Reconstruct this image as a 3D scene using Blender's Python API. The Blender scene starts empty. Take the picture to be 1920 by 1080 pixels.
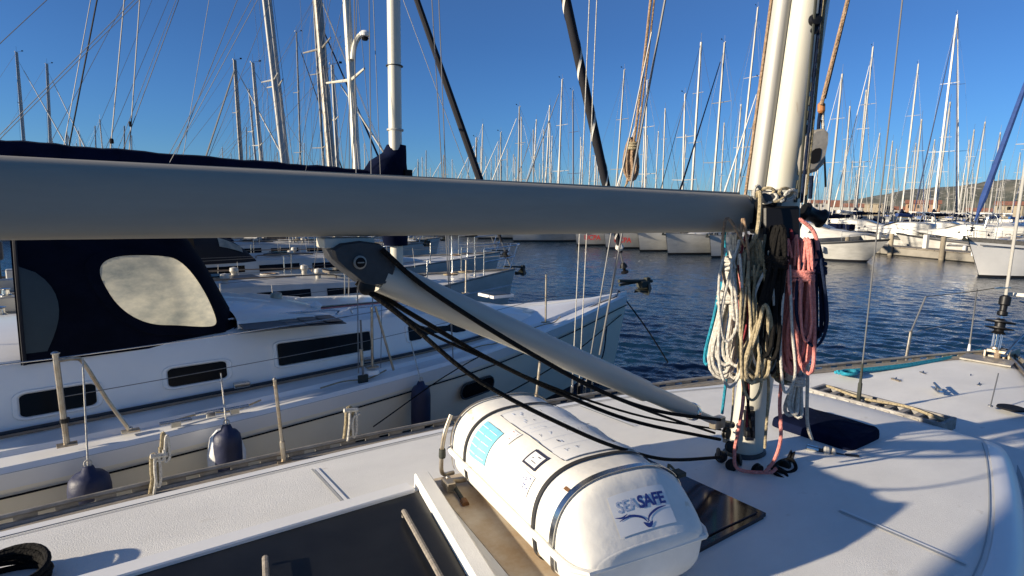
import bpy, math, random, bmesh
from mathutils import Vector as V, Matrix, noise
random.seed(7)
S = bpy.context.scene
COL = S.collection
PI = math.pi
# ------------------------------------------------------------------ camera
FPX = 1110.0
AL, TH, RO = math.radians(53.6), math.atan(155/1110), 0.02
CP = V((-3.29, -2.05, 2.95))
Fh = V((math.cos(AL), math.sin(AL), 0)); Rh = V((math.sin(AL), -math.cos(AL), 0)); UP = V((0, 0, 1))
FW = Fh*math.cos(TH)-UP*math.sin(TH); _u = Fh*math.sin(TH)+UP*math.cos(TH)
RT = Rh*math.cos(RO)+_u*math.sin(RO); UU = _u*math.cos(RO)-Rh*math.sin(RO)
cd = bpy.data.cameras.new('camera'); cam = bpy.data.objects.new('camera', cd); COL.objects.link(cam)
cd.sensor_width = 36; cd.lens = 36*FPX/1920; cd.clip_start = 0.05; cd.clip_end = 9000
M = Matrix((RT, UU, -FW)).transposed().to_4x4(); M.translation = CP
cam.matrix_world = M
S.camera = cam
# ------------------------------------------------------------------ light
SUN_EL, SUN_AZ = math.radians(16), math.radians(166)      # azimuth counted from +x (bow) towards +y (port)
w = bpy.data.worlds.new('World'); S.world = w; w.use_nodes = True
nt = w.node_tree; nt.nodes.clear()
wo = nt.nodes.new('ShaderNodeOutputWorld'); bg = nt.nodes.new('ShaderNodeBackground'); sk = nt.nodes.new('ShaderNodeTexSky')
sk.sky_type = 'NISHITA'; sk.sun_disc = False; sk.sun_elevation = SUN_EL; sk.sun_rotation = PI/2-SUN_AZ
sk.air_density = 1.0; sk.dust_density = 0.25; sk.ozone_density = 3.0; sk.altitude = 0
bg.inputs[1].default_value = 0.072
# clear winter sky: the band near the horizon stays blue all the way round
tcw = nt.nodes.new('ShaderNodeTexCoord'); sx = nt.nodes.new('ShaderNodeSeparateXYZ'); rw = nt.nodes.new('ShaderNodeValToRGB')
nt.links.new(tcw.outputs['Generated'], sx.inputs[0]); nt.links.new(sx.outputs['Z'], rw.inputs[0])
for p_, c_ in ((0.0,(.36,.66,1.16,1)),(0.10,(.32,.60,1.02,1)),(0.25,(.34,.575,.94,1)),(0.55,(.56,.70,.95,1))):
    e_ = rw.color_ramp.elements.new(p_) if p_ not in (0.0,) else rw.color_ramp.elements[0]
    e_.position = p_; e_.color = c_
rw.color_ramp.elements[-1].position = 1.0; rw.color_ramp.elements[-1].color = (.80,.86,1.02,1)
mxw = nt.nodes.new('ShaderNodeMix'); mxw.data_type = 'RGBA'; mxw.blend_type = 'MULTIPLY'; mxw.inputs['Factor'].default_value = 1.0
hs = nt.nodes.new('ShaderNodeHueSaturation'); hs.inputs['Saturation'].default_value = 1.0
nt.links.new(sk.outputs[0], mxw.inputs['A']); nt.links.new(rw.outputs[0], mxw.inputs['B']); nt.links.new(mxw.outputs['Result'], hs.inputs['Color']); nt.links.new(hs.outputs[0], bg.inputs[0]); nt.links.new(bg.outputs[0], wo.inputs[0])
sd = bpy.data.lights.new('sun', 'SUN'); sd.energy = 5.0; sd.angle = math.radians(0.9); sd.color = (1.0, 0.86, 0.66)
so = bpy.data.objects.new('sun', sd); COL.objects.link(so)
SD = V((math.cos(SUN_AZ)*math.cos(SUN_EL), math.sin(SUN_AZ)*math.cos(SUN_EL), math.sin(SUN_EL)))
so.rotation_euler = SD.to_track_quat('Z', 'Y').to_euler(); so.location = (0, 0, 30)
S.view_settings.view_transform = 'Standard'; S.view_settings.look = 'None'
S.view_settings.exposure = 0.82; S.view_settings.gamma = 1
# ------------------------------------------------------------------ pixel -> place helpers (photo is 1920 wide)
def ray(px, py): return FW+RT*((px-960)/FPX)+UU*((540-py)/FPX)
def at(px, py, x=None, y=None, z=None, d=None):
    r = ray(px, py)
    if d is not None: t = d
    elif x is not None: t = (x-CP.x)/r.x
    elif y is not None: t = (y-CP.y)/r.y
    else: t = (z-CP.z)/r.z
    return CP+r*t
def lerp(a, b, t): return a+(b-a)*t
def interp(tab, x):
    if x <= tab[0][0]: return tab[0][1]
    for (x0, y0), (x1, y1) in zip(tab, tab[1:]):
        if x <= x1: return y0+(y1-y0)*(x-x0)/(x1-x0)
    return tab[-1][1]
def smooth(tab, x):                      # catmull-like smooth interpolation
    n = len(tab)
    if x <= tab[0][0]: return tab[0][1]
    if x >= tab[-1][0]: return tab[-1][1]
    for i in range(n-1):
        if x <= tab[i+1][0]:
            x0, y0 = tab[i]; x1, y1 = tab[i+1]; h = x1-x0; t = (x-x0)/h
            m0 = (y1-tab[i-1][1])/(x1-tab[i-1][0]) if i > 0 else (y1-y0)/h
            m1 = (tab[i+2][1]-y0)/(tab[i+2][0]-x0) if i+2 < n else (y1-y0)/h
            return (2*t**3-3*t*t+1)*y0+(t**3-2*t*t+t)*h*m0+(-2*t**3+3*t*t)*y1+(t**3-t*t)*h*m1
# ------------------------------------------------------------------ materials
MATS = {}
def mat(name, col, rough=0.5, metal=0.0, var=0.0, vscale=4.0, bump=0.0, bscale=60.0, col2=None, spec=0.5, stretch=(1,1,1), trans=0.0, coat=0.0, alpha=1.0, speck=None):
    m = bpy.data.materials.new(name); m.use_nodes = True
    n = m.node_tree.nodes; l = m.node_tree.links; b = n['Principled BSDF']
    b.inputs['Roughness'].default_value = rough; b.inputs['Metallic'].default_value = metal
    b.inputs['Specular IOR Level'].default_value = spec; b.inputs['Transmission Weight'].default_value = trans
    b.inputs['Coat Weight'].default_value = coat; b.inputs['Alpha'].default_value = alpha
    b.inputs['Base Color'].default_value = (*col, 1)
    tc = n.new('ShaderNodeTexCoord'); mp = n.new('ShaderNodeMapping'); mp.inputs['Scale'].default_value = stretch
    l.new(tc.outputs['Object'], mp.inputs[0])
    if var > 0:
        no = n.new('ShaderNodeTexNoise'); no.inputs['Scale'].default_value = vscale; no.inputs['Detail'].default_value = 6; no.inputs['Roughness'].default_value = 0.65
        l.new(mp.outputs[0], no.inputs[0])
        cr = n.new('ShaderNodeValToRGB'); cr.color_ramp.elements[0].position = 0.35; cr.color_ramp.elements[1].position = 0.7
        c2 = col2 if col2 else tuple(c*(1-var) for c in col)
        cr.color_ramp.elements[0].color = (*c2, 1); cr.color_ramp.elements[1].color = (*col, 1)
        l.new(no.outputs['Fac'], cr.inputs[0]); src = cr.outputs[0]
        if speck:
            n2 = n.new('ShaderNodeTexNoise'); n2.inputs['Scale'].default_value = speck[0]; n2.inputs['Detail'].default_value = 3
            l.new(mp.outputs[0], n2.inputs[0])
            r2 = n.new('ShaderNodeValToRGB'); r2.color_ramp.elements[0].position = speck[1]; r2.color_ramp.elements[1].position = speck[1]+0.05
            l.new(n2.outputs['Fac'], r2.inputs[0])
            mx = n.new('ShaderNodeMix'); mx.data_type = 'RGBA'; l.new(r2.outputs[0], mx.inputs['Factor']); l.new(src, mx.inputs['A']); mx.inputs['B'].default_value = (*speck[2], 1)
            src = mx.outputs['Result']
        l.new(src, b.inputs['Base Color'])
    if bump > 0:
        nb = n.new('ShaderNodeTexNoise'); nb.inputs['Scale'].default_value = bscale; nb.inputs['Detail'].default_value = 4
        l.new(mp.outputs[0], nb.inputs[0])
        bn = n.new('ShaderNodeBump'); bn.inputs['Strength'].default_value = bump; bn.inputs['Distance'].default_value = 0.01
        l.new(nb.outputs['Fac'], bn.inputs['Height']); l.new(bn.outputs[0], b.inputs['Normal'])
    MATS[name] = m
    if name == 'vinyl':
        tb = n.new('ShaderNodeBsdfTranslucent'); tb.inputs[0].default_value = (.95,.90,.72,1); ms = n.new('ShaderNodeMixShader'); ms.inputs[0].default_value = .45
        l.new(src, tb.inputs[0])
        l.new(b.outputs[0], ms.inputs[1]); l.new(tb.outputs[0], ms.inputs[2]); l.new(ms.outputs[0], n['Material Output'].inputs[0])
    return m
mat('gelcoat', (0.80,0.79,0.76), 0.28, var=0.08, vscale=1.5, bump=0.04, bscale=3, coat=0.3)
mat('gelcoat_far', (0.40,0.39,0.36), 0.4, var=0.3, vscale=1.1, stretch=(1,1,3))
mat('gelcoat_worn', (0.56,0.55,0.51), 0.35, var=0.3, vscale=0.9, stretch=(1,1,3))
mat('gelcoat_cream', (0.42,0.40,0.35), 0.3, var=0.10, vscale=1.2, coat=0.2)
mat('hull_grey', (0.86,0.79,0.63), 0.35, var=0.08, vscale=1.2, spec=0.35)
mat('deck_white', (0.76,0.75,0.71), 0.55, var=0.12, vscale=1.7, bump=0.3, bscale=170, speck=(7,0.70,(0.62,0.60,0.55)), stretch=(1,1.6,1))
mat('deck_trim', (0.76,0.76,0.75), 0.3, var=0.05, vscale=3)
mat('seam', (0.35,0.36,0.36), 0.6)
mat('toe_rail_metal', (0.36,0.34,0.30), 0.55, 0.4, var=0.4, vscale=9, bump=0.3, bscale=30, col2=(0.22,0.20,0.17))
mat('teak', (0.30,0.22,0.15), 0.7, var=0.45, vscale=6, bump=0.4, bscale=20, stretch=(1,12,12))
mat('teak_grey', (0.33,0.29,0.24), 0.75, var=0.5, vscale=7, bump=0.5, bscale=25, stretch=(1,10,10))
mat('mast_cream', (0.58,0.56,0.47), 0.42, 0.0, var=0.12, vscale=5, bump=0.06, bscale=12, stretch=(1,1,0.25), speck=(16,0.70,(0.42,0.38,0.30)))
mat('mast_alu', (0.25,0.245,0.225), 0.45, 0.1, var=0.15, vscale=3, stretch=(1,1,0.15))
mat('mast_light', (0.38,0.37,0.34), 0.45, 0.0, var=0.1, vscale=3, stretch=(1,1,0.15))
mat('mast_dark', (0.05,0.06,0.10), 0.4)
mat('boom_grey', (0.36,0.335,0.28), 0.55, 0.0, var=0.22, vscale=3, spec=0.3, bump=0.15, bscale=9, stretch=(0.15,1,1))
mat('vang_grey', (0.50,0.475,0.41), 0.45, 0.0, var=0.12, vscale=3, stretch=(0.3,1,1))
mat('stainless', (0.62,0.62,0.60), 0.22, 1.0, var=0.2, vscale=14)
mat('stainless_dull', (0.45,0.43,0.38), 0.42, 0.85, var=0.4, vscale=16, col2=(0.30,0.24,0.17))
mat('wire', (0.16,0.16,0.16), 0.5, 0.3)
mat('black_plastic', (0.006,0.006,0.007), 0.45, bump=0.1, bscale=40, spec=0.3)
mat('black_matt', (0.005,0.005,0.006), 0.7, spec=0.2)
mat('casting', (0.035,0.037,0.042), 0.5, var=0.3, vscale=20, bump=0.2, bscale=80)
mat('navy_canvas', (0.0045,0.008,0.028), 0.9, var=0.45, vscale=5, bump=0.5, bscale=12, spec=0.06)
mat('hood_canvas', (0.0035,0.0055,0.014), 0.9, var=0.4, vscale=5, bump=0.5, bscale=7, spec=0.08)
mat('blue_canvas', (0.02,0.06,0.22), 0.8, var=0.3, vscale=4)
mat('bright_blue_canvas', (0.03,0.13,0.35), 0.8, var=0.3, vscale=4)
mat('black_canvas', (0.006,0.006,0.010), 0.85, bump=0.3, bscale=15)
mat('white_cloth', (0.62,0.60,0.54), 0.8)
mat('teal_backlit_canvas', (0.035,0.055,0.065), 0.8, var=0.3, vscale=2)  # hood canvas as lit through from aft, the light put into the colour
mat('grey_canvas', (0.18,0.19,0.20), 0.85, var=0.2)
mat('fender_navy', (0.012,0.018,0.06), 0.55, var=0.3, vscale=8, bump=0.3, bscale=25)
mat('fender_white', (0.72,0.72,0.70), 0.45, var=0.1)
mat('vinyl', (0.86,0.80,0.62), 0.3, var=0.45, vscale=2.2, bump=0.8, bscale=3, col2=(0.30,0.32,0.29), coat=0.4, stretch=(1,1,1.8))
mat('acrylic', (0.012,0.013,0.015), 0.32, var=0.4, vscale=7, spec=0.25)
mat('acrylic_brown', (0.050,0.022,0.018), 0.14, var=0.4, vscale=3, spec=0.35)
mat('window_dark', (0.005,0.005,0.006), 0.18, spec=0.10)
mat('rubber', (0.02,0.02,0.022), 0.7)
mat('raft_white', (0.78,0.76,0.70), 0.42, var=0.14, vscale=5, bump=0.18, bscale=22, speck=(11,0.69,(0.58,0.52,0.42)))
mat('sticker_white', (0.76,0.76,0.74), 0.4)
mat('sticker_blue', (0.20,0.52,0.66), 0.45, var=0.15, vscale=30)
mat('ink', (0.03,0.03,0.05), 0.5)
mat('ink_blue', (0.02,0.04,0.20), 0.5)
mat('ink_pale', (0.42,0.47,0.58), 0.5)
mat('ink_red', (0.55,0.03,0.03), 0.5)
mat('rust', (0.20,0.09,0.03), 0.8, var=0.4, vscale=12)
mat('wood_orange', (0.42,0.17,0.05), 0.6, var=0.3, vscale=10)
mat('gangway_grey', (0.36,0.35,0.33), 0.6, 0.2, var=0.5, vscale=12, col2=(0.16,0.15,0.14))
mat('stained_pad', (0.62,0.55,0.43), 0.6, var=0.5, vscale=4, col2=(0.42,0.29,0.16))
def ropemat(name, c, c2):
    m = mat(name, c, 0.9, var=0.6, vscale=55, bump=1.0, bscale=90, col2=c2, spec=0.15)
ropemat('rope_white', (0.62,0.60,0.54), (0.36,0.34,0.30))
ropemat('rope_beige', (0.46,0.39,0.26), (0.22,0.18,0.11))
ropemat('rope_olive', (0.26,0.23,0.15), (0.12,0.10,0.06))
ropemat('rope_black', (0.0045,0.0045,0.005), (0.012,0.011,0.010))
ropemat('rope_salmon', (0.74,0.30,0.26), (0.50,0.17,0.15))
ropemat('rope_red', (0.30,0.05,0.06), (0.13,0.02,0.03))
ropemat('rope_turquoise', (0.03,0.33,0.45), (0.02,0.15,0.22))
ropemat('rope_navy', (0.006,0.013,0.035), (0.010,0.018,0.045))
ropemat('rope_tan', (0.42,0.30,0.20), (0.20,0.13,0.08))
mat('concrete', (0.28,0.26,0.22), 0.9, var=0.3, vscale=1)
mat('pontoon_wood', (0.30,0.26,0.20), 0.85, var=0.4, vscale=1.5)
mat('plaster_cream', (0.34,0.29,0.21), 0.9, var=0.15, vscale=0.2)
mat('plaster_orange', (0.34,0.21,0.13), 0.9, var=0.15, vscale=0.2)
mat('plaster_white', (0.38,0.36,0.33), 0.9, var=0.1, vscale=0.2)
mat('roof_tile', (0.30,0.12,0.07), 0.9, var=0.3, vscale=0.6)
mat('antifoul', (0.012,0.012,0.015), 0.6, var=0.3, vscale=2)
mat('galvanised', (0.05,0.055,0.045), 0.7, 0.3, var=0.4, vscale=10)
mat('land', (0.10,0.09,0.06), 0.95, var=0.4, vscale=0.02)
# ------------------------------------------------------------------ mesh builder
class MB:
    def __init__(s): s.v = []; s.f = []; s.m = []; s.sl = []
    def mi(s, m):
        if m not in s.sl: s.sl.append(m)
        return s.sl.index(m)
    def add(s, vs, fs, m='gelcoat'):
        o = len(s.v); s.v += [tuple(a) for a in vs]; k = s.mi(m)
        for f in fs: s.f.append(tuple(i+o for i in f)); s.m.append(k)
    def box(s, c, d, m='gelcoat', rz=0.0, ax=None):
        c = V(c); X, Y, Zv = ax if ax else (V((math.cos(rz), math.sin(rz), 0)), V((-math.sin(rz), math.cos(rz), 0)), V((0,0,1)))
        hx, hy, hz = d[0]/2, d[1]/2, d[2]/2
        b = min(hx, hy, hz)*0.18
        vs = []; 
        for sz in (-1, 1):                       # chamfered box: 24 verts via three insets
            for sy in (-1, 1):
                for sx in (-1, 1):
                    vs += [c+X*sx*(hx-b)+Y*sy*(hy-b)+Zv*sz*hz, c+X*sx*(hx-b)+Y*sy*hy+Zv*sz*(hz-b), c+X*sx*hx+Y*sy*(hy-b)+Zv*sz*(hz-b)]
        def i(sx, sy, sz, k): return ((1 if sz > 0 else 0)*4+(1 if sy > 0 else 0)*2+(1 if sx > 0 else 0))*3+k
        fs = []
        for q in (-1, 1):
            fs.append([i(-1,-1,q,0), i(1,-1,q,0), i(1,1,q,0), i(-1,1,q,0)][::q])
            fs.append([i(-1,q,-1,1), i(1,q,-1,1), i(1,q,1,1), i(-1,q,1,1)][::-q])
            fs.append([i(q,-1,-1,2), i(q,1,-1,2), i(q,1,1,2), i(q,-1,1,2)][::q])
        for a in (-1, 1):
            for e in (-1, 1):
                fs.append([i(-1,a,e,0), i(1,a,e,0), i(1,a,e,1), i(-1,a,e,1)][::-a*e])
                fs.append([i(a,-1,e,0), i(a,1,e,0), i(a,1,e,2), i(a,-1,e,2)][::a*e])
                fs.append([i(a,e,-1,1), i(a,e,1,1), i(a,e,1,2), i(a,e,-1,2)][::-a*e])
        for sx in (-1, 1):
            for sy in (-1, 1):
                for sz in (-1, 1): fs.append([i(sx,sy,sz,0), i(sx,sy,sz,1), i(sx,sy,sz,2)][::-sx*sy*sz])
        s.add(vs, fs, m)
    def tube(s, pts, r, m='wire', n=8, closed=False, caps=True, flat=1.0):
        pts = [V(p) for p in pts]; N = len(pts)
        R = r if isinstance(r, (list, tuple)) else [r]*N
        vs = []; ref = None
        for i, p in enumerate(pts):
            a = pts[(i-1) % N] if (closed or i > 0) else p; b = pts[(i+1) % N] if (closed or i < N-1) else p
            t = (b-a)
            if t.length < 1e-9: t = V((0,0,1))
            t.normalize()
            if ref is None: ref = t.orthogonal().normalized() if abs(t.z) > .95 else t.cross(UP).normalized()
            u = (ref-t*ref.dot(t))
            if u.length < 1e-6: u = t.orthogonal()
            u.normalize(); ref = u; q = t.cross(u)
            for k in range(n):
                an = 2*PI*k/n; vs.append(p+u*(math.cos(an)*R[i])+q*(math.sin(an)*R[i]*flat))
        fs = []
        for i in range(N if closed else N-1):
            j = (i+1) % N
            for k in range(n):
                fs.append((i*n+k, i*n+(k+1) % n, j*n+(k+1) % n, j*n+k))
        if caps and not closed:
            fs.append(tuple(range(n))[::-1]); fs.append(tuple((N-1)*n+k for k in range(n)))
        s.add(vs, fs, m)
    def loft(s, secs, m='gelcoat', closed=True, c0=False, c1=False, flip=False):
        n = len(secs[0]); vs = [p for q in secs for p in q]; fs = []
        for i in range(len(secs)-1):
            for k in range(n if closed else n-1):
                a, b = i*n+k, i*n+(k+1) % n
                f = (a, b, b+n, a+n); fs.append(f[::-1] if flip else f)
        if c0: f = tuple(range(n))[::-1]; fs.append(f[::-1] if flip else f)
        if c1: f = tuple((len(secs)-1)*n+k for k in range(n)); fs.append(f[::-1] if flip else f)
        s.add(vs, fs, m)
    def lathe(s, base, axis, prof, m='stainless', n=16, flip=False):
        base = V(base); ax = V(axis).normalized(); u = ax.orthogonal().normalized(); q = ax.cross(u)
        secs = [[base+ax*h+(u*math.cos(2*PI*k/n)+q*math.sin(2*PI*k/n))*max(r, 1e-4) for k in range(n)] for r, h in prof]
        s.loft(secs, m, c0=True, c1=True)
    def build(s, name, parent=None, ang=35, shade=True):
        me = bpy.data.meshes.new(name); me.from_pydata(s.v, [], s.f)
        for k in s.sl: me.materials.append(MATS[k])
        me.polygons.foreach_set('material_index', s.m)
        if shade:
            me.polygons.foreach_set('use_smooth', [True]*len(s.f)); me.set_sharp_from_angle(angle=math.radians(ang))
        me.update()
        o = bpy.data.objects.new(name, me); COL.objects.link(o)
        if parent:
            o.parent = parent
        return o
def tag(o, label=None, cat=None, group=None, kind=None):
    if label: o['label'] = label
    if cat: o['category'] = cat
    if group: o['group'] = group
    if kind: o['kind'] = kind
    return o
def empty(name, loc=(0,0,0), rz=0.0):
    o = bpy.data.objects.new(name, None); COL.objects.link(o); o.location = loc; o.rotation_euler = (0,0,rz); o.empty_display_size = 0.3
    return o
def bez(a, b, sag, n=14, side=V((0,0,0))):
    a, b = V(a), V(b); return [a.lerp(b, i/n)-UP*sag*4*(i/n)*(1-i/n)+side*4*(i/n)*(1-i/n) for i in range(n+1)]
def crv(pts, n=6):                      # catmull-rom through points
    pts = [V(p) for p in pts]; P = [pts[0]*2-pts[1]]+pts+[pts[-1]*2-pts[-2]]; out = []
    for i in range(1, len(P)-2):
        for k in range(n):
            t = k/n; p0, p1, p2, p3 = P[i-1:i+3]
            out.append(0.5*((2*p1)+(p2-p0)*t+(2*p0-5*p1+4*p2-p3)*t*t+(3*p1-p0-3*p2+p3)*t**3))
    return out+[pts[-1]]
# ------------------------------------------------------------------ water, land, hill
def water():
    m = bpy.data.materials.new('harbour_water'); m.use_nodes = True
    n = m.node_tree.nodes; l = m.node_tree.links; b = n['Principled BSDF']
    b.inputs['Base Color'].default_value = (0.004,0.021,0.046,1); b.inputs['Specular IOR Level'].default_value = 0.40; b.inputs['Roughness'].default_value = 0.04; b.inputs['IOR'].default_value = 1.33
    tc = n.new('ShaderNodeTexCoord'); prev = None
    for sc, st, dist, rot, stretch in ((4,0.7,0.035,0.6,(1,1.8,1)), (12,0.6,0.010,0.2,(1,1.5,1))):
        mp = n.new('ShaderNodeMapping'); mp.inputs['Rotation'].default_value = (0,0,rot); mp.inputs['Scale'].default_value = stretch
        no = n.new('ShaderNodeTexNoise'); no.inputs['Scale'].default_value = sc; no.inputs['Detail'].default_value = 3; no.inputs['Distortion'].default_value = 0.6
        l.new(tc.outputs['Object'], mp.inputs[0]); l.new(mp.outputs[0], no.inputs[0])
        bn = n.new('ShaderNodeBump'); bn.inputs['Strength'].default_value = st; bn.inputs['Distance'].default_value = dist
        l.new(no.outputs['Fac'], bn.inputs['Height'])
        if prev: l.new(prev.outputs[0], bn.inputs['Normal'])
        prev = bn
    l.new(prev.outputs[0], b.inputs['Normal'])
    MATS['harbour_water'] = m
    import numpy as np
    rg = np.random.RandomState(4)
    ang = np.concatenate([np.linspace(-170,-12,40,endpoint=False), np.linspace(-12,112,1300,endpoint=False), np.linspace(112,190,24)])
    rad = [2.0, 2.8, 3.6]
    while rad[-1] < 75: rad.append(rad[-1]*1.0065)
    while rad[-1] < 190: rad.append(rad[-1]*1.014)
    while rad[-1] < 6000: rad.append(rad[-1]*1.25)
    rad = np.array(rad); A_, R_ = np.meshgrid(np.radians(ang), rad, indexing='ij')
    X = R_*np.cos(A_); Y = R_*np.sin(A_)-1.5; Z = np.zeros_like(X); wd = math.radians(205)
    dr = np.gradient(rad); sp = np.maximum(dr[None,:], R_*math.radians(.095)*.6)
    for k in range(72):
        lam = 0.17*(5.5**rg.rand()); th_ = wd+rg.normal(0,.62); kk = 2*math.pi/lam
        am = 0.0046*lam*(1.2 if lam < .5 else .8)
        ph = kk*(X*math.cos(th_)+Y*math.sin(th_))+rg.rand()*6.28+.6*np.sin(.31*X+.23*Y+k)
        fade = np.clip((lam/sp-2.2)/2.0, 0, 1)
        Z += am*fade*(np.sin(ph)+.22*np.sin(2*ph+.5))
    gust = .75+.30*np.sin(.11*X+.07*Y)*np.sin(.05*X-.13*Y+1.1)+.12*np.sin(.31*Y+.2*X)
    edge = np.clip((A_-math.radians(-12))/.08,0,1)*np.clip((math.radians(112)-A_)/.08,0,1); Z *= gust*edge
    na, nr = X.shape; vs = np.stack([X,Y,Z],-1).reshape(-1,3)
    ii, jj = np.meshgrid(np.arange(na-1), np.arange(nr-1), indexing='ij'); q0 = (ii*nr+jj).ravel()
    f = np.stack([q0, q0+1, q0+nr+1, q0+nr],-1)[:, ::1]
    c0 = len(vs); vs = np.vstack([vs, [[0,-1.5,0]]])
    me = bpy.data.meshes.new('water'); ntri = na; 
    tri = np.array([(k*nr, ((k+1) % na)*nr, c0) for k in range(na)])[:, ::-1]; last = np.array([((na-1)*nr+j, (na-1)*nr+j+1, j+1, j) for j in range(nr-1)])
    f = np.vstack([f, last])
    me.vertices.add(len(vs)); me.vertices.foreach_set('co', vs.ravel().astype(np.float32))
    lt = np.concatenate([f.ravel(), tri.ravel()]); me.loops.add(len(lt)); me.loops.foreach_set('vertex_index', lt.astype(np.int32))
    tot = np.concatenate([np.full(len(f),4), np.full(len(tri),3)]); st_ = np.concatenate([[0], np.cumsum(tot)[:-1]])
    me.polygons.add(len(tot)); me.polygons.foreach_set('loop_start', st_.astype(np.int32)); me.polygons.foreach_set('use_smooth', np.ones(len(tot), bool))
    me.update(calc_edges=True); me.validate(); me.materials.append(m); me.flip_normals()
    if me.polygons[5000].normal.z < 0: me.flip_normals()
    o = bpy.data.objects.new('water', me); COL.objects.link(o); tag(o, kind='structure')
water()
def hill():
    m = mat('hill_scrub', (0.16,0.15,0.12), 0.95, var=0.6, vscale=0.02, col2=(0.045,0.055,0.04), speck=(0.05,0.60,(0.30,0.28,0.25)))
    tab = [(5,95),(12,74),(17,62),(20.5,50),(24,30),(28,16),(34,10),(45,14),(60,8),(75,4)]
    q = MB(); na, nr = 240, 16; vs = []
    for i in range(na+1):
        an = 2+78*i/na; H = smooth(tab, an)
        for j in range(nr+1):
            t = j/nr; r = 1350+500*t
            pr = math.sin(min(1, t*1.6)*PI/2)
            nz = noise.fractal(V((an*0.35, t*2.5, 3.1)), 0.9, 2.1, 5)
            hh = (H*1.05+3)*pr*(1+0.16*nz)-1
            x = math.cos(math.radians(an))*r; y = math.sin(math.radians(an))*r
            vs.append((x, y, hh))
    fs = [(i*(nr+1)+j, i*(nr+1)+j+1, (i+1)*(nr+1)+j+1, (i+1)*(nr+1)+j) for i in range(na) for j in range(nr)]
    q.add(vs, [f[::-1] for f in fs], 'hill_scrub')
    tag(q.build('hill'), kind='structure')
hill()
# shore quay under the far buildings
q = MB(); q.box((520,300,0.2), (300,1100,2.4), 'land', rz=0.35); tag(q.build('shore_ground', shade=False), kind='structure')

# ------------------------------------------------------------------ generic hull pieces
def hull_secs(st, rake=0.35, xb=None):
    """st: list of (x, half beam, sheer z)."""
    xb = xb if xb is not None else st[-1][0]; x0 = st[0][0]; Ls = xb-x0
    out = []
    for x, b, zs in st:
        t = max(0, (x-(xb-0.45*Ls))/(0.45*Ls))          # 0 amidships .. 1 at the bow
        kw = 0.93-0.35*t
        row = []
        prof = [(0.0,-0.5),(0.55*kw,-0.42),(0.86*kw,-0.12),(0.95*kw,0.12),(lerp(0.98*kw,1,0.3),zs*0.35),(lerp(kw,1,0.62),zs*0.65),(lerp(kw,1,.9),zs*0.9),(1.0,zs)]
        for yy, zz in prof:
            xx = x-rake*(t**3)*(1-max(zz, -.5)/zs)
            row.append((xx, yy*b, zz))
        out.append(row)
    return out
def add_hull(root, st, m='gelcoat', rake=0.35, stripe=None, boot='antifoul', name='hull'):
    secs = hull_secs(st, rake); q = MB(); n = len(secs[0])
    for s in (-1, 1):
        vs = [(x, y*s, z) for r in secs for x, y, z in r]
        for k in range(n-1):
            fs = []
            for i in range(len(secs)-1):
                f = (i*n+k, i*n+k+1, (i+1)*n+k+1, (i+1)*n+k); fs.append(f if s > 0 else f[::-1])
            mm = boot if k < 3 else (stripe if (stripe and k == n-2) else m)
            q.add(vs, [], mm); o = len(q.v)-len(vs)
            for f in fs: q.f.append(tuple(a+o for a in f)); q.m.append(q.mi(mm))
    r = secs[0]; q.add([(x,y,z) for x,y,z in r]+[(x,-y,z) for x,y,z in r[::-1]], [tuple(range(2*n))], m)
    # weld
    o = q.build(name, root)
    bm = bmesh.new(); bm.from_mesh(o.data); bmesh.ops.remove_doubles(bm, verts=bm.verts, dist=1e-4); bmesh.ops.recalc_face_normals(bm, faces=bm.faces); bm.to_mesh(o.data); bm.free()
    return o
def add_deck(root, st, m='deck_white', camber=0.05, name='deck', drop=0.03, inset=0.01):
    q = MB(); secs = []
    for x, b, zs in st:
        b = max(b-inset, 0.01)
        secs.append([(x, b*c, zs-drop+camber*(b/2)*(1-c*c)) for c in (-1,-.8,-.5,-.2,0,.2,.5,.8,1)])
    q.loft(secs, m, closed=False); return q.build(name, root)
def sm_st(bt, zt, x0, x1, n=28):
    return [(lerp(x0,x1,i/n), max(smooth(bt, lerp(x0,x1,i/n)), 0.015), smooth(zt, lerp(x0,x1,i/n))) for i in range(n+1)]
def roof_profile(wd, h, cam=0.05):
    return [(wd,0),(wd-.03,h*.25),(wd-.07,h*.6),(wd-.10,h*.84),(wd-.13,h*.95),(wd-.20,h),(wd*.5,h+cam*.75),(0,h+cam)]
def add_roof(root, rt, m='gelcoat', name='coachroof', cam=0.05, top=None):
    """rt: list (x, half width, height, base z)"""
    q = MB(); secs = []
    for x, wd, h, zb in rt:
        p = roof_profile(wd, h, cam); p = [(max(a, 0.0), b) for a, b in p]
        secs.append([(x, a, zb+b) for a, b in p]+[(x, -a, zb+b) for a, b in p[::-1][1:]])
    q.loft(secs, m, closed=False, flip=True)
    for e in (0, -1): q.add(secs[e], [tuple(range(len(secs[0])))], m)
    if top:
        n = len(secs[0]); q2 = None
    o = q.build(name, root); bm = bmesh.new(); bm.from_mesh(o.data); bmesh.ops.remove_doubles(bm, verts=bm.verts, dist=1e-4); bmesh.ops.recalc_face_normals(bm, faces=bm.faces); bm.to_mesh(o.data); bm.free()
    return o
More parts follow.
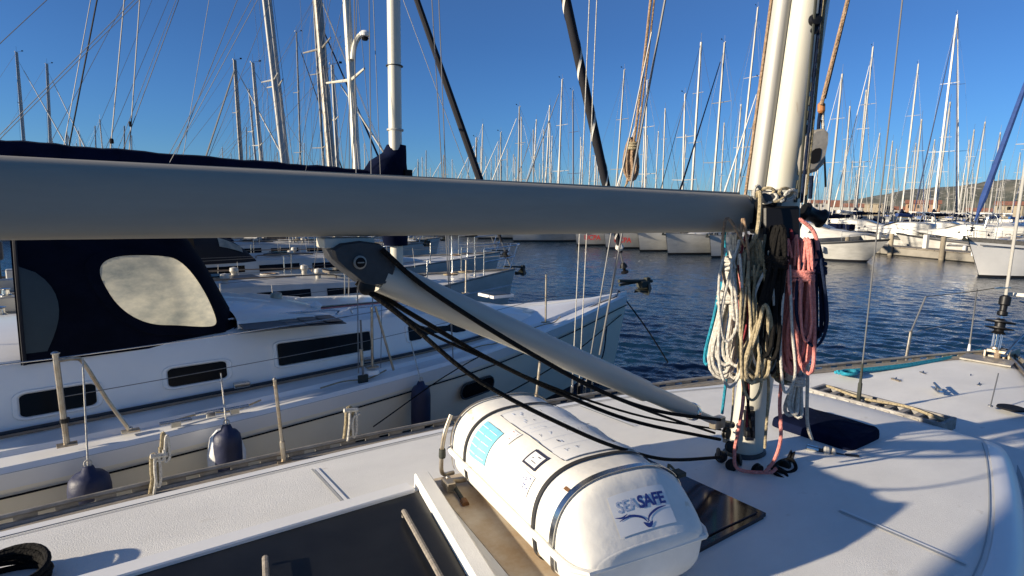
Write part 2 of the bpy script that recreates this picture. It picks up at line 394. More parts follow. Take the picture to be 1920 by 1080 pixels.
def side_patch(root, f, s0, s1, t0, t1, rad, m, name, off=0.006, frame=None, slant=0.0, aspect=None):
    """rounded patch on a surface f(s,t)->(pos, normal)"""
    q = MB()
    def ring(g):
        pts = []
        sw, th = (s1-s0)/2+g, (t1-t0)/2+g; r = rad+g
        for cx, cy, a0 in ((sw-r, th-r, 0), (-(sw-r), th-r, 90), (-(sw-r), -(th-r), 180), (sw-r, -(th-r), 270)):
            for k in range(5):
                an = math.radians(a0+k*22.5); pts.append((cx+r*math.cos(an), cy+r*math.sin(an)))
        return [((s0+s1)/2+a+slant*b, (t0+t1)/2+b) for a, b in pts]
    def P(st, o): p, nn = f(*st); return p+nn*o
    inner = [P(a, off) for a in ring(0)]; n = len(inner)
    c, nn = f((s0+s1)/2, (t0+t1)/2)
    q.add(inner+[c+nn*off], [(k, (k+1) % n, n) for k in range(n)], m)
    w_ = q.build(name, root)
    if frame:
        q = MB(); g = frame[1]
        r0 = [P(a, off-.004) for a in ring(0)]; r1 = [P(a, off+.012) for a in ring(g*.3)]; r2 = [P(a, off+.012) for a in ring(g*.8)]; r3 = [P(a, -.004) for a in ring(g)]
        q.loft([r0, r1, r2, r3], frame[0]); q.build('window_frame', w_)
    return w_
def mast_tube(q, a, b, r, m, n=12, flat=0.75, taper=0.8):
    a, b = V(a), V(b); q.tube([a, a.lerp(b,.7), b], [r, r, r*taper], m, n=n, flat=flat)
def spreaders(q, a, b, fr, half, m, yaw=0.0):
    a, b = V(a), V(b); p = a.lerp(b, fr)
    for s in (-1, 1): q.tube([p, p+V((-0.15, s*half, 0.05))], [0.035, 0.02], m, n=6)
    return [p+V((-0.15, s*half, 0.05)) for s in (-1, 1)]

def rigging(root, st, mx, mz0, H, top=(0,0), r=0.085, mm='mast_alu', cover='navy_canvas', furl='white_cloth', boomL=4.2, boomz=1.3, detail=2, bow=None, nsp=2, backstay=True, boom=True, furl_r=1.0):
    """mast, spreaders, shrouds, forestay with furled sail, backstay, boom with covered sail; local frame, bow = +x"""
    base = V((mx, 0, mz0)); tip = V((mx+top[0], top[1], H))
    q = MB(); mast_tube(q, base, tip, r, mm, n=12 if detail > 1 else 6)
    mast = q.build('mast', root)
    B = max(s[1] for s in st); xs, bs, zs = min(st, key=lambda s: abs(s[0]-(mx-.25)))
    tips = {}
    frs = (0.36, 0.68) if nsp == 2 else (0.5,)
    for fr in frs:
        q = MB(); tips[fr] = spreaders(q, base, tip, fr, bs*(0.62 if fr < .6 else .45), mm); q.build('spreader', mast)
    if detail > 0:
        q = MB(); 
        q.tube([tip, tip+V((0,0,.45))], 0.008, 'wire', n=4); q.tube([tip+V((0,0,.06)), tip+V((.35,0,.12))], .008, 'wire', n=4); q.box(tip+V((.35,0,.16)), (.12,.02,.08), 'black_matt')
        q.lathe(tip+V((-.1,0,0)), (0,0,1), [(.03,0),(.035,.05),(.02,.09)], 'white_cloth', n=6); q.build('masthead_instruments', mast)
    wr = 0.0055 if detail > 1 else 0.008
    q = MB()
    for s in (0, 1):
        sg = -1 if s == 0 else 1; cp = V((mx-.25, sg*bs*0.96, zs)); pts = [cp]+[tips[f][s] for f in frs]+[base.lerp(tip, .97)]
        q.tube(pts, wr, 'wire', n=4); q.tube([cp+V((.25,0,0)), base.lerp(tip, frs[0])], wr, 'wire', n=4); q.tube([cp+V((-.3,0,0)), base.lerp(tip, frs[0])], wr, 'wire', n=4)
    if backstay: q.tube([(st[0][0]+.1, 0, st[0][2]), tip], wr, 'wire', n=4)
    q.build('shrouds', root)
    bw = bow if bow else V((st[-1][0]-.12, 0, st[-1][2]+.05)); ht = base.lerp(tip, .96)
    q = MB()
    if furl:
        a, b = bw.lerp(ht, .06), bw.lerp(ht, .93)
        pts = [a.lerp(b, i/10) for i in range(11)]; q.tube([bw, a], .014, 'wire', n=5)
        rr = [.03]+[lerp(.06,.03,i/9)*furl_r for i in range(10)]; q.tube(pts, rr, furl, n=8); q.tube([b, ht], .01, 'wire', n=4)
        q.lathe(bw.lerp(ht,.022), ht-bw, [(.03,0),(.09,.01),(.09,.03),(.04,.05),(.04,.12),(.09,.13),(.09,.16),(.03,.18)], 'black_plastic', n=10)
    else: q.tube([bw, ht], .010, 'wire', n=4)
    q.build('furled_genoa' if furl else 'forestay', root)
    if boom:
        q = MB(); b0 = V((mx-.1,0,mz0+boomz)); b1 = V((mx-boomL,0,mz0+boomz+.08)); q.tube([b0, b1], .07, mm, n=10); bo = q.build('boom', root)
        if cover:
            q = MB(); N = 16; secs = []
            for i in range(N+1):
                t = i/N; c = b0.lerp(b1, t)+V((0.1*(1-t) if i == 0 else 0, 0, 0)); hh = lerp(.34,.20,t)*(1+.10*math.sin(i*2.1)+.05*math.sin(i*5.3))+(.35*(1-t)**8); ww = lerp(.17,.12,t)*(1+.08*math.sin(i*1.7))
                secs.append([c+V((0, ww*math.sin(a)*(1 if math.cos(a) < .3 else .75), -.12+hh*(.5+.5*math.cos(a))*1.15)) for a in [2*PI*k/12 for k in range(12)]])
            q.loft(secs, cover, c0=True, c1=True, flip=True); q.build('sail_cover', bo)
            if detail > 1:
                q = MB()
                for s in (-1, 1):
                    for t in (.25,.5,.8): q.tube([b0.lerp(b1,t)+V((0,s*.1,-.05)), base.lerp(tip,.45)+V((0,s*.4,0))], .003, 'wire', n=3)
                q.build('lazy_jacks', bo)
    return mast
def lifelines(root, st, side, xs, h=0.6, posts=None, m='stainless', zr=(.3,.6), name='stanchion', wire=True):
    tops = []
    for x in xs:
        k = min(st, key=lambda s: abs(s[0]-x)); p = V((x, side*(k[1]-.05), k[2]))
        q = MB(); q.tube([p, p+V((0,side*.02,h))], .0125, m, n=8); q.lathe(p, (0,0,1), [(.04,0),(.04,.012),(.018,.02),(.018,.06)], m, n=8); q.build(name, root); tops.append(p)
    if wire:
        q = MB()
        for z in zr: q.tube([p+V((0,0,z-.01)) for p in tops], .004, 'wire', n=4)
        q.build('lifeline', root)
def pulpit(root, st, m='stainless', back=1.0, name='pulpit'):
    xb, _, zb = st[-1]; k = min(st, key=lambda s: abs(s[0]-(xb-back))); q = MB()
    l, r_ = V((k[0], k[1]-.05, k[2])), V((k[0], -(k[1]-.05), k[2])); f = V((xb+.08, 0, zb+.62))
    for h in (.6, .32):
        hh = V((0,0,h)); ff = V((xb+(.08 if h > .5 else -.05), 0, zb+h+.02))
        q.tube(crv([l+hh, l.lerp(ff-hh,.6)+hh+V((0,.10,0)), ff+V((-.05,.13,0)), ff+V((-.05,-.13,0)), r_.lerp(ff-hh,.6)+hh+V((0,-.10,0)), r_+hh], 5), .0125, m, n=6)
    for p in (l, r_): q.tube([p, p+V((0,0,.6))], .0125, m, n=6)
    for s in (-1, 1): q.tube([(xb-.25, s*.12, zb), (xb-.02, s*.13, zb+.62)], .0125, m, n=6)
    q.build(name, root)
def anchor(q, p, d, m='galvanised', s=1.0):
    p = V(p); d = V(d).normalized(); sd_ = d.cross(UP).normalized()
    q.tube([p-d*.35*s, p+d*.25*s+UP*.02], [.022*s,.026*s], m, n=6)
    a = p+d*.25*s
    vs = [a+UP*.06*s, a-UP*.16*s+d*.10*s, a-d*.12*s-UP*.20*s+sd_*.16*s, a-d*.12*s-UP*.20*s-sd_*.16*s, a-d*.26*s-UP*.12*s]
    q.add(vs+[v+d*.02*s+UP*.02*s for v in vs], [(0,1,2),(0,3,1),(1,2,4),(1,4,3),(5,7,6),(5,6,8),(6,9,7),(6,8,9),(0,2,7,5),(0,5,8,3),(2,4,9,7),(4,3,8,9)], m)
    q.box(a+UP*.02*s, (.10*s,.07*s,.08*s), m)

def std_st(L, B, fb):
    x1 = L*0.5; x0 = -L*0.5
    bt = [(x0,B*.36),(x0+.15*L,B*.46),(x0+.38*L,B*.5),(x0+.6*L,B*.44),(x0+.78*L,B*.29),(x0+.92*L,B*.11),(x1,.02)]
    zt = [(x0,fb),(x0+.4*L,fb*.97),(x1,fb*1.22)]
    return sm_st(bt, zt, x0, x1, 20)
def sprayhood(root, x1, zb, wd, m='navy_canvas', h=.75, ln=1.3, name='sprayhood'):
    q = MB(); secs = []
    for i in range(9):
        t = i/8; hh = h*(math.sin(t*PI/2)**.7)+.02; x = x1-ln*t; ww = wd*lerp(.85,1,t)
        secs.append([(x+.0, ww*math.copysign(abs(math.cos(a))**.6, math.cos(a)), zb+hh*abs(math.sin(a))**.7) for a in [PI*k/14 for k in range(15)]])
    q.loft(secs, m, closed=False, flip=True); o = q.build(name, root, ang=60)
    for s in (1, -1):
        q = MB()
        for (i0, i1, a0, a1) in ((2,5,2,4),):
            pts = [V(secs[i][k if s > 0 else 14-k])+V((0.01, s*.01, .012)) for i in range(i0, i1+1) for k in range(a0, a1+1)]
            w2 = a1-a0+1; q.add(pts, [(i*w2+k, i*w2+k+1, (i+1)*w2+k+1, (i+1)*w2+k) for i in range(i1-i0) for k in range(w2-1)], 'vinyl')
        q.build('hood_window', o)
    return o
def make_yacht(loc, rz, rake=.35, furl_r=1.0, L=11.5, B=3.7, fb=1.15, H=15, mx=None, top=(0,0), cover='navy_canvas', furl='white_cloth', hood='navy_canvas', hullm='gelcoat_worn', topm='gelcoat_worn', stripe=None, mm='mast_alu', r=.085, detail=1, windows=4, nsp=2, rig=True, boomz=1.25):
    root = empty('sailing_yacht', loc, rz); st = std_st(L, B, fb)
    add_hull(root, st, hullm, stripe=stripe, rake=rake); add_deck(root, st, m=topm)
    x0 = -L/2; zb = fb*.96
    xs = [x0+.26*L, x0+.30*L, x0+.42*L, x0+.55*L, x0+.66*L, x0+.74*L, x0+.80*L]
    rt = [(x, lerp(B*.33, B*.13, max(0,(i-1)/5)), hh, zb-.03+.03*i/3) for i, (x, hh) in enumerate(zip(xs, (.46,.48,.46,.42,.34,.2,.03)))]
    add_roof(root, rt, topm)
    def surf(s):
        def f(x, t):
            wd = interp([(a[0], a[1]) for a in rt], x); h = interp([(a[0], a[2]) for a in rt], x); z = interp([(a[0], a[3]) for a in rt], x)
            return V((x, s*(wd-.03-.07*t), z+h*(.2+.65*t))), V((0, s, .15))
        return f
    for s in (-1, 1):
        f = surf(s)
        for k in range(windows):
            a = x0+L*(.30+.10*k); side_patch(root, f, a, a+L*.07, .25, .85, .12, 'window_dark', 'window', off=.01) if False else None
            q = MB(); pts = [f(a, .3), f(a+L*.075, .35), f(a+L*.075, .85), f(a, .8)]; q.add([p+n*.012 for p, n in pts], [(0,1,2,3) if s < 0 else (3,2,1,0)], 'window_dark'); q.build('window', root)
    # toe rail
    q = MB()
    for s in (-1, 1): q.tube([(x, s*b, z+.01) for x, b, z in st], .022, 'toe_rail_metal', n=5)
    q.build('toe_rail', root)
    # cockpit coamings, wheel
    for s in (-1, 1): q = MB(); q.box((x0+.15*L, s*B*.27, fb+.10), (L*.22, .22, .24), topm); q.build('cockpit_coaming', root)
    if hood: sprayhood(root, x0+.40*L, zb+.40, B*.31, hood, ln=1.35)
    if detail > 0:
        for s in (-1, 1): lifelines(root, st, s, [x0+.10*L, x0+.27*L, x0+.44*L, x0+.60*L, x0+.75*L, x0+.88*L])
        pulpit(root, st)
        q = MB(); 
        for s in (-1, 1): q.tube([(x0+.03*L, s*B*.33, fb), (x0+.03*L, s*B*.33, fb+.6), (x0+.0*L, s*B*.15, fb+.62)], .0125, 'stainless', n=6)
        q.tube([(x0+.0*L, -B*.15, fb+.62), (x0+.0*L, B*.15, fb+.62)], .0125, 'stainless', n=6); q.build('pushpit', root)
        q = MB(); anchor(q, (L/2+.02, 0, fb*1.22+.05), (1,0,-.1)); q.build('bow_anchor', root)
        for s, dx in ((1,.5),(-1,.52)):
            q = MB(); q.box((x0+dx*L, 0.0, zb+.47), (.5,.5,.05), 'acrylic'); q.build('deck_hatch', root)
            break
    if detail > 1:
        rn_ = random.Random(int(abs(loc[1])*37))
        for s in (-1,1):
            for dx in (.16,.24,.345):
                q = MB(); q.lathe((x0+dx*L, s*B*(.27 if dx < .3 else .16), fb+(.22 if dx < .3 else .50)), (0,0,1), [(.075,0),(.08,.02),(.055,.04),(.05,.10),(.07,.12),(.02,.13)], 'stainless', n=12); q.build('winch', root)
        q = MB(); c = V((x0+.12*L,0,fb+.75)); q.tube([c+V((0,math.cos(a)*.42,math.sin(a)*.42)) for a in [2*PI*k/20 for k in range(20)]], .016, 'stainless', n=6, closed=True)
        for k in range(6): a = PI*k/3; q.tube([c, c+V((0,math.cos(a)*.42,math.sin(a)*.42))], .008, 'stainless', n=5)
        q.build('steering_wheel', root)
        q = MB(); q.box((x0+.14*L,0,fb+.35),(.22,.28,.9),'gelcoat'); q.build('binnacle', root)
        q = MB(); q.box((x0+.03*L, B*.30, fb+.62),(.22,.30,.40),'casting'); q.tube([(x0+.03*L,B*.30,fb+.5),(x0+.03*L,B*.30,fb-.1)],.05,'galvanised',n=8); q.build('outboard_motor', root)
        q = MB(); q.lathe((x0+.02*L,-B*.28,fb+.35),(1,0,0),[(.10,0),(.30,.0),(.32,.05),(.30,.11),(.10,.11)],'wood_orange' if rn_.random() < .5 else 'vinyl',n=20); q.build('lifebuoy', root)
        for dx, dy in ((.60,.10),(.60,-.10),(.72,.06),(.47,-.12),(.50,.14)):
            q = MB(); q.lathe((x0+dx*L,dy*B,zb+.40),(0,0,1),[(.05,-.1),(.05,.10),(.08,.14),(.07,.20),(.0,.22)],'gelcoat_cream',n=12); q.build('dorade_vent', root)
        for dx in (.46,.64):
            q = MB(); q.box((x0+dx*L,0,zb+.50),(.48,.48,.05),'stainless_dull'); q.box((x0+dx*L,0,zb+.53),(.42,.42,.03),'window_dark'); q.build('deck_hatch', root)
        for s in (-1,1):
            q = MB(); q.tube(crv([(x0+.40*L,s*B*.20,zb+.47),(x0+.42*L,s*B*.20,zb+.54),(x0+.60*L,s*B*.17,zb+.52),(x0+.62*L,s*B*.17,zb+.44)],4),.014,'teak',n=6); q.build('grab_rail', root)
            for dx in (.34,.52,.70):
                q = MB(); k_ = min(st, key=lambda a_: abs(a_[0]-(x0+dx*L))); q.lathe((k_[0], s*(k_[1]+.12), k_[2]-.15),(0,0,1),[(.02,-.72),(.09,-.66),(.11,-.5),(.11,-.15),(.08,-.06),(.02,0)], rn_.choice(['fender_navy','fender_white','fender_white']),n=12); q.tube([(k_[0],s*(k_[1]+.12),k_[2]-.15),(k_[0],s*(k_[1]-.04),k_[2]+.5)],.006,'rope_white',n=4); q.build('fender', root)
        for k in range(7):
            q = MB(); cx_, cy_ = x0+rn_.uniform(.42,.9)*L, rn_.uniform(-.15,.15)*B
            for j in range(3): q.tube([(cx_+math.cos(a)*(.16-.03*j), cy_+math.sin(a)*(.13-.02*j), (zb+.52 if cx_ < x0+.62*L else fb*1.15+.10)) for a in [2*PI*i/14 for i in range(14)]], .015, rn_.choice(['rope_beige','rope_white','rope_tan','rope_navy']), n=5, closed=True)
            q.build('coiled_line', root)
    if rig: rigging(root, st, mx if mx is not None else x0+.58*L, zb+.42, H, top, r, mm, cover, furl, boomL=L*.36, boomz=boomz, detail=detail, nsp=nsp, furl_r=furl_r)
    return root
def dup(root, loc, rz):
    r = root.copy(); COL.objects.link(r); r.location = loc; r.rotation_euler = (0,0,rz)
    for ch in root.children:
        c = ch.copy(); COL.objects.link(c); c.parent = r
        for g in ch.children: d = g.copy(); COL.objects.link(d); d.parent = c
    return r
# ================================================================== OWN YACHT
own = tag(empty('sailing_yacht', (0,0,0)), 'white flush-decked sailing yacht in the foreground with cream mast, long grey boom and rope coils', 'sailing yacht')
OBT = [(-8.2,1.35),(-6.5,1.85),(-4.5,2.10),(-3,2.17),(-1.5,2.13),(0,1.98),(1.2,1.78),(2.2,1.5),(3.4,1.07),(4.4,.66),(5.1,.33),(5.62,.04)]
OZT = [(-8.2,1.08),(-4,1.10),(0,1.12),(2,1.15),(4,1.21),(5.62,1.29)]
ost = sm_st(OBT, OZT, -8.2, 5.62, 50)
add_hull(own, ost, 'gelcoat', rake=.9)
# deck with a moulded waterway step
q = MB(); secs = []
for x, b, zs in ost:
    b = max(b-.01, .01); hw_ = .06*min(1, b/1.0)
    prof = [(b,zs),(b-.02,zs-.005),(max(b-.10,b*.6),zs-.01),(max(b-.13,b*.55),zs+.012)]+[(b*c, zs+.012+hw_*(1-c*c)*1.2) for c in (.5,.3,.15,0)]
    prof[4:5] = [(max(b-.13,b*.55)*.8, zs+.03)]
    prof = sorted(set(prof), key=lambda a: -a[0])
    secs.append([(x, a, z) for a, z in prof]+[(x, -a, z) for a, z in prof[::-1][1:]])
q.loft([s for s in secs], 'deck_white', closed=False, flip=True); q.build('deck', own)
# coachroof
CW = [(-8,1.2),(-6,1.52),(-4,1.60),(-2,1.61),(-1,1.58),(0,1.50),(1,1.26),(1.95,.95),(2.35,.74)]
CH = [(-8,.24),(-4,.25),(0,.235),(1.6,.20),(1.95,.16),(2.35,.02)]
CZ = lambda x: smooth(OZT, x)+.01
def ctop(x, y):                         # z of the coachroof top
    w_ = smooth(CW, x)-.15; return CZ(x)+smooth(CH, x)+.02*(1-min(1, (y/w_)**2))
q = MB(); q2 = MB(); secs = []; tr = {1: [], -1: []}
for i in range(53):
    x = -8+i*10.35/52; w_ = smooth(CW, x); h = smooth(CH, x); z = CZ(x)
    pr = [(w_,-.02),(w_-.015,h*.35),(w_-.04,h*.72),(w_-.07,h*.90),(w_-.11,h*.985),(w_-.15,h)]+[((w_-.15)*c, h+.02*(1-c*c)) for c in (.8,.6,.4,.2,0)]
    secs.append([(x,a,z+b) for a,b in pr]+[(x,-a,z+b) for a,b in pr[::-1][1:]])
q.loft(secs, 'deck_white', closed=False, flip=True)
coach = q.build('coachroof', own)
# smooth (not non-skid) trim bands along both edges and joints in the non-skid
q = MB()
for s in (-1, 1):
    a = []
    for i in range(53):
        x = -8+i*10.15/52; w_ = smooth(CW, x); h = smooth(CH, x); z = CZ(x)
        row = [(w_-.175,h+.0045),(w_-.15,h+.0035),(w_-.11,h*.985+.0035),(w_-.068,h*.90+.004),(w_-.036,h*.72+.003)]
        a.append([(x, s*y, z+b) for y, b in row])
    q.loft(a, 'deck_trim', closed=False, flip=(s > 0))
q.build('edge_moulding', coach)
def seam(pts, wdt=.012, name='deck_joint', m='seam', parent=None):
    q = MB(); pts = [V(p) for p in pts]; vs = []
    for i, p in enumerate(pts):
        t = (pts[min(i+1, len(pts)-1)]-pts[max(i-1, 0)]); t.z = 0; t.normalize(); sd_ = V((-t.y, t.x, 0))*wdt/2
        vs += [p+sd_, p-sd_]
    q.add(vs, [(2*i, 2*i+1, 2*i+3, 2*i+2) for i in range(len(pts)-1)], m); q.build(name, parent or coach)
for x, y0, y1 in ((-2.25,.74,1.33),(-.13,-.72,-1.28),(-.13,.72,1.28),(-2.3,-1.33,-.9)):
    seam([(x+(0.0 if k else 0), lerp(y0,y1,k/8), ctop(x, lerp(y0,y1,k/8))+.005) for k in range(9)])
    seam([(x+.02, lerp(y0,y1,k/8), ctop(x, lerp(y0,y1,k/8))+.007) for k in range(9)], .014, m='deck_trim')
for s in (-1, 1):
    seam([(x/10, s*(smooth(CW, x/10)-.20), ctop(x/10, smooth(CW, x/10)-.20)+.004) for x in range(-78, 20, 2)], .007)
    seam([(x/10, s*(smooth(CW, x/10)+.03), CZ(x/10)+.032) for x in range(-78, 22, 2)], .03, parent=own)
# toe rail: extruded foot with a row of slotted uprights and a cap
def toe(s, name):
    q = MB(); P = [V((x, s*(b-.02), z+.0)) for x, b, z in ost]
    q.tube([p+V((0,-s*.02,.012)) for p in P], .022, 'toe_rail_metal', n=6, flat=.6); q.tube([p+UP*.058 for p in P], .016, 'toe_rail_metal', n=6)
    x = -8.0
    while x < 5.5:
        b = smooth(OBT, x)-.02; z = smooth(OZT, x); b2 = smooth(OBT, x+.1)-.02
        q.box((x, s*b, z+.032), (.11, .012, .05), 'toe_rail_metal', rz=math.atan2(s*(b2-b), .1)); x += .19
    o = q.build(name, own)
toe(1, 'toe_rail'); toe(-1, 'toe_rail')
q = MB()
for s in (-1,1):
    a = [(x, b-.055, z) for x, b, z in ost if b > .1]
    q.loft([[(x, s*y, z+.012), (x, s*(y-.09), z+.017)] for x, y, z in a], 'teak_grey', closed=False, flip=s < 0)
q.build('covering_board', own)
# sliding companionway hatch (dark acrylic) with its frame
HX0, HX1, HY = -5.2, -1.93, .74
hz = 1.405
q = MB(); pl_ = [(HX0,-.69),(-2.16,-.69),(-1.85,.69),(HX0,.69)]; q.add([(x,y,hz-.035) for x,y in pl_]+[(x,y,hz-.005) for x,y in pl_], [(3,2,1,0),(4,5,6,7),(0,1,5,4),(1,2,6,5),(2,3,7,6),(3,0,4,7)], 'acrylic'); hatch = q.build('sliding_hatch', own)
q = MB()
for s in (-1, 1): q = MB(); e_ = -1.90 if s > 0 else -2.20; q.box(((HX0+e_)/2, s*(HY-.01), hz-.022), (e_-HX0, .10, .075), 'deck_trim'); q.build('hatch_rail', hatch)
q = MB(); q.box((-1.99, 0, hz-.005), (.085, 2*HY+.12, .11), 'deck_white', rz=-.225); q.build('hatch_end_beam', hatch)
for p0, p1 in ((at(757,958,z=1.44), at(828,1085,z=1.44)), (at(497,1045,z=1.44), at(500,1110,z=1.44))):
    q = MB(); q.tube([p0-UP*.03, p0, p1, p1-UP*.03], .013, 'teak_grey', n=8, flat=.8); q.build('handle', hatch)
# tinted skylight between the raft and the mast
q = MB(); cx, cy = -.82, .05; q.box((cx, cy, ctop(cx,cy)+.010), (.56, 1.10, .030), 'acrylic_brown', rz=-.03); sl = q.build('skylight', own)
q = MB()
for a, b, c, d in ((-.295,0,.035,1.16),(.295,0,.035,1.16),(0,.57,.56,.035),(0,-.57,.56,.035)): q.box((cx+a, cy+b, ctop(cx,cy)+.006), (c,d,.022), 'acrylic_brown')
q.build('frame', sl)
# foredeck hatch under a navy fabric cover
def soft_box(c, d, m, rz=0, r=.06, puff=.02):
    q = MB(); secs = []; N = 20
    for t, sc in ((0,1.0),(.45,1.0),(.8,.985),(.95,.95),(1.0,.88)):
        row = []
        for k in range(24):
            a = 2*PI*k/24; e = 8.0
            x = math.copysign(abs(math.cos(a))**(2/e), math.cos(a))*d[0]/2*sc; y = math.copysign(abs(math.sin(a))**(2/e), math.sin(a))*d[1]/2*sc
            row.append((c[0]+x*math.cos(rz)-y*math.sin(rz), c[1]+x*math.sin(rz)+y*math.cos(rz), c[2]+d[2]*t+.003*math.sin(k*2.3+t*9)))
        secs.append(row)
    q.loft(secs, m, flip=False); top = [(V(p)-V(c))*.5+V(c)+V((0,0,d[2]*.5+puff*.7)) for p in secs[-1]]
    q.loft([secs[-1], top], m); q.add(top+[V(c)+V((0,0,d[2]+puff))], [(k, (k+1) % 24, 24) for k in range(24)], m)
    return q
p = soft_box((.98,-.10,ctop(.98,-.1)-.01), (.50,.58,.075), 'navy_canvas').build('covered_hatch', own)
# halyard-side gear: mast
m0, m1 = V((.14, .0, 1.34)), at(1519, 0, y=-.12)
MD = (m1-m0).normalized(); mL = 12.5
def mastp(z): return m0+MD*((z-m0.z)/MD.z)
ux = V((1,0,0)); ux = (ux-MD*ux.dot(MD)).normalized(); uy = MD.cross(ux)
def mring(c, a, b, n=28, e=2.2, sx=0):
    out = []
    for k in range(n):
        t = 2*PI*k/n; out.append(c+ux*(sx+a*math.copysign(abs(math.cos(t))**(2/e), math.cos(t)))+uy*(b*math.copysign(abs(math.sin(t))**(2/e), math.sin(t))))
    return out
q = MB(); q.loft([mring(mastp(z), .128, .092) for z in (1.34,2.2,3,4,6,9,13)], 'mast_cream', c0=True, c1=True); mast = q.build('mast', own)
q = MB()                                                     # furling extrusion riveted to the after side
EX = ux*-.118+uy*.100
ED = EX.normalized(); EC = MD.cross(ED).normalized()
def frng(z): return mring(mastp(z)+EX, .052, .052, 16, 3.0)
q.loft([frng(z) for z in (3.06,4,6,9,12.6)], 'mast_light', c0=True, c1=True); fx = q.build('furling_extrusion', mast)
CC = (ux*math.cos(math.radians(214))+uy*math.sin(math.radians(214))); CS = MD.cross(CC).normalized()
SP = EX*.40+CC*.083
q = MB()
q.loft([[mastp(z)+SP+CS*a+CC*b for a, b in ((-.017,-.05),(.017,-.05),(.017,.0),(-.017,.0))] for z in (3.02,6,12.5)], 'galvanised', c0=True, c1=True); q.build('fixing_strip', mast)
for k in range(26):
    z = 3.15+k*.115; q = MB()
    q.lathe(mastp(z)+SP, CC, [(.008,0),(.008,.004),(.004,.008)], 'mast_light', n=8); q.build('rivet', mast)
for px in (.10,):                                            # sail luff seen in the slot
    q = MB(); q.tube([mastp(3.0)+EX*1.42, mastp(12)+EX*1.42], .010, 'rope_tan', n=6); q.build('luff_line', mast)
# dark sail track on the front right of the mast + fittings
q = MB()
for k in range(40):
    z = 2.95+k*.08; q = MB(); q.box(mastp(z)-ux*.012-uy*.094, (.026,.012,.05), 'galvanised', ax=(ux,uy,MD)); q.build('track_slide', mast)
c = at(1524,283,d=3.38)
def shield(c, X, Yv, N, w_, h, th, m, mid):
    o = [(-.35,-.5),(-.1,-.56),(.25,-.52),(.46,-.38),(.5,.1),(.47,.42),(.30,.53),(-.05,.52),(-.32,.40),(-.46,.12),(-.47,-.25)]
    q = MB(); pts = [c+X*a*w_+Yv*b*h for a, b in o]; n = len(pts)
    inn = [c+X*a*w_*.86+Yv*b*h*.86+N*th for a, b in o]; bk = [p_-N*th*.6 for p_ in pts]
    q.loft([bk, pts, inn], m); q.add(inn, [tuple(range(n))], m)
    a0 = [c+X*a*w_*.42+X*w_*.02+Yv*(b*h*.34-h*.15)+N*(th+.003) for a, b in o]; q.add(a0, [tuple(range(n))], mid); return q
q = shield(c, RT*.98+UU*.12, (UU-RT*(-.14)).normalized(), -FW, .155, .235, .03, 'toe_rail_metal', 'black_matt'); q.build('halyard_exit_plate', mast)
c = at(1526,40,d=3.1); q = MB(); q.lathe(c, -FW, [(.03,0),(.035,.01),(.028,.03),(.01,.035)], 'black_plastic', n=14); q.lathe(c-UU*.05, -FW, [(.02,0),(.02,.012)], 'black_plastic', n=12); q.build('halyard_sheave', mast)
# gooseneck
gz = 2.93; g = mastp(gz)
q = MB(); q.box(g-ux*.15-uy*.0, (.10,.13,.26), 'casting', ax=(ux,uy,MD)); q.tube([g-ux*.20-uy*.09, g-ux*.20+uy*.09], .05, 'black_plastic', n=14)
q.box(at(1457,420,d=3.40), (.21,.14,.19), 'black_plastic', ax=(RT,FW,UU)); q.box(at(1436,402,d=3.38), (.10,.08,.16), 'black_matt', ax=(RT,FW,UU)); q.lathe(at(1468,430,d=3.40), -FW, [(.06,0),(.065,.02),(.05,.05),(.02,.06)], 'black_plastic', n=16)
q.tube(crv([at(1440,440,d=3.36), at(1460,458,d=3.33), at(1488,446,d=3.35), at(1500,420,d=3.38)], 5), .012, 'casting', n=8)
q.build('gooseneck', mast)
# winch on the forward side of the mast
wc = at(1524,396,d=3.50)
q = MB(); q.lathe(wc-RT*.06, (RT*.9-UU*.35), [(.055,0),(.06,.02),(.045,.04),(.040,.07),(.045,.10),(.058,.115),(.055,.13),(.02,.14)], 'black_plastic', n=20); wn = q.build('winch', mast)
q = MB(); q.lathe(wc+RT*.045-UU*.03-FW*.02, (RT*.9-UU*.35), [(.030,0),(.03,.02),(.016,.03)], 'stainless', n=14); q.build('winch_top', wn)
# rope clutch, cleats, foot collar
q = MB(); q.box(at(1405,795,d=3.66), (.055,.05,.17), 'black_plastic', ax=(RT,FW,UU))
for k in range(4): q.box(at(1405,765+k*19,d=3.625), (.045,.03,.022), 'casting', ax=(RT,FW,UU))
q.build('rope_clutch', mast)
q = MB(); q.loft([mring(mastp(z), a, b) for z, a, b in ((1.33,.20,.17),(1.365,.19,.16),(1.38,.15,.115),(1.41,.14,.105))], 'casting', c0=True, c1=True); q.build('mast_collar', mast)
for px, py, dd in ((1371,838,3.68),(1385,862,3.66),(1362,812,3.72),(1471,872,3.66),(1450,880,3.62),(1352,856,3.70),(1420,880,3.58),(1372,872,3.6),(1483,855,3.72)):
    q = MB(); c = at(px, py, d=dd); a = random.uniform(0, PI); ax_ = V((math.cos(a), math.sin(a), random.uniform(-.3,.3))).normalized()
    q.lathe(c-ax_*.018, ax_, [(.02,0),(.036,.004),(.036,.012),(.024,.018),(.036,.024),(.036,.032),(.02,.036)], 'black_plastic', n=16)
    q.box(c-UP*.035, (.03,.03,.05), 'stainless_dull'); q.build('turning_block', mast)
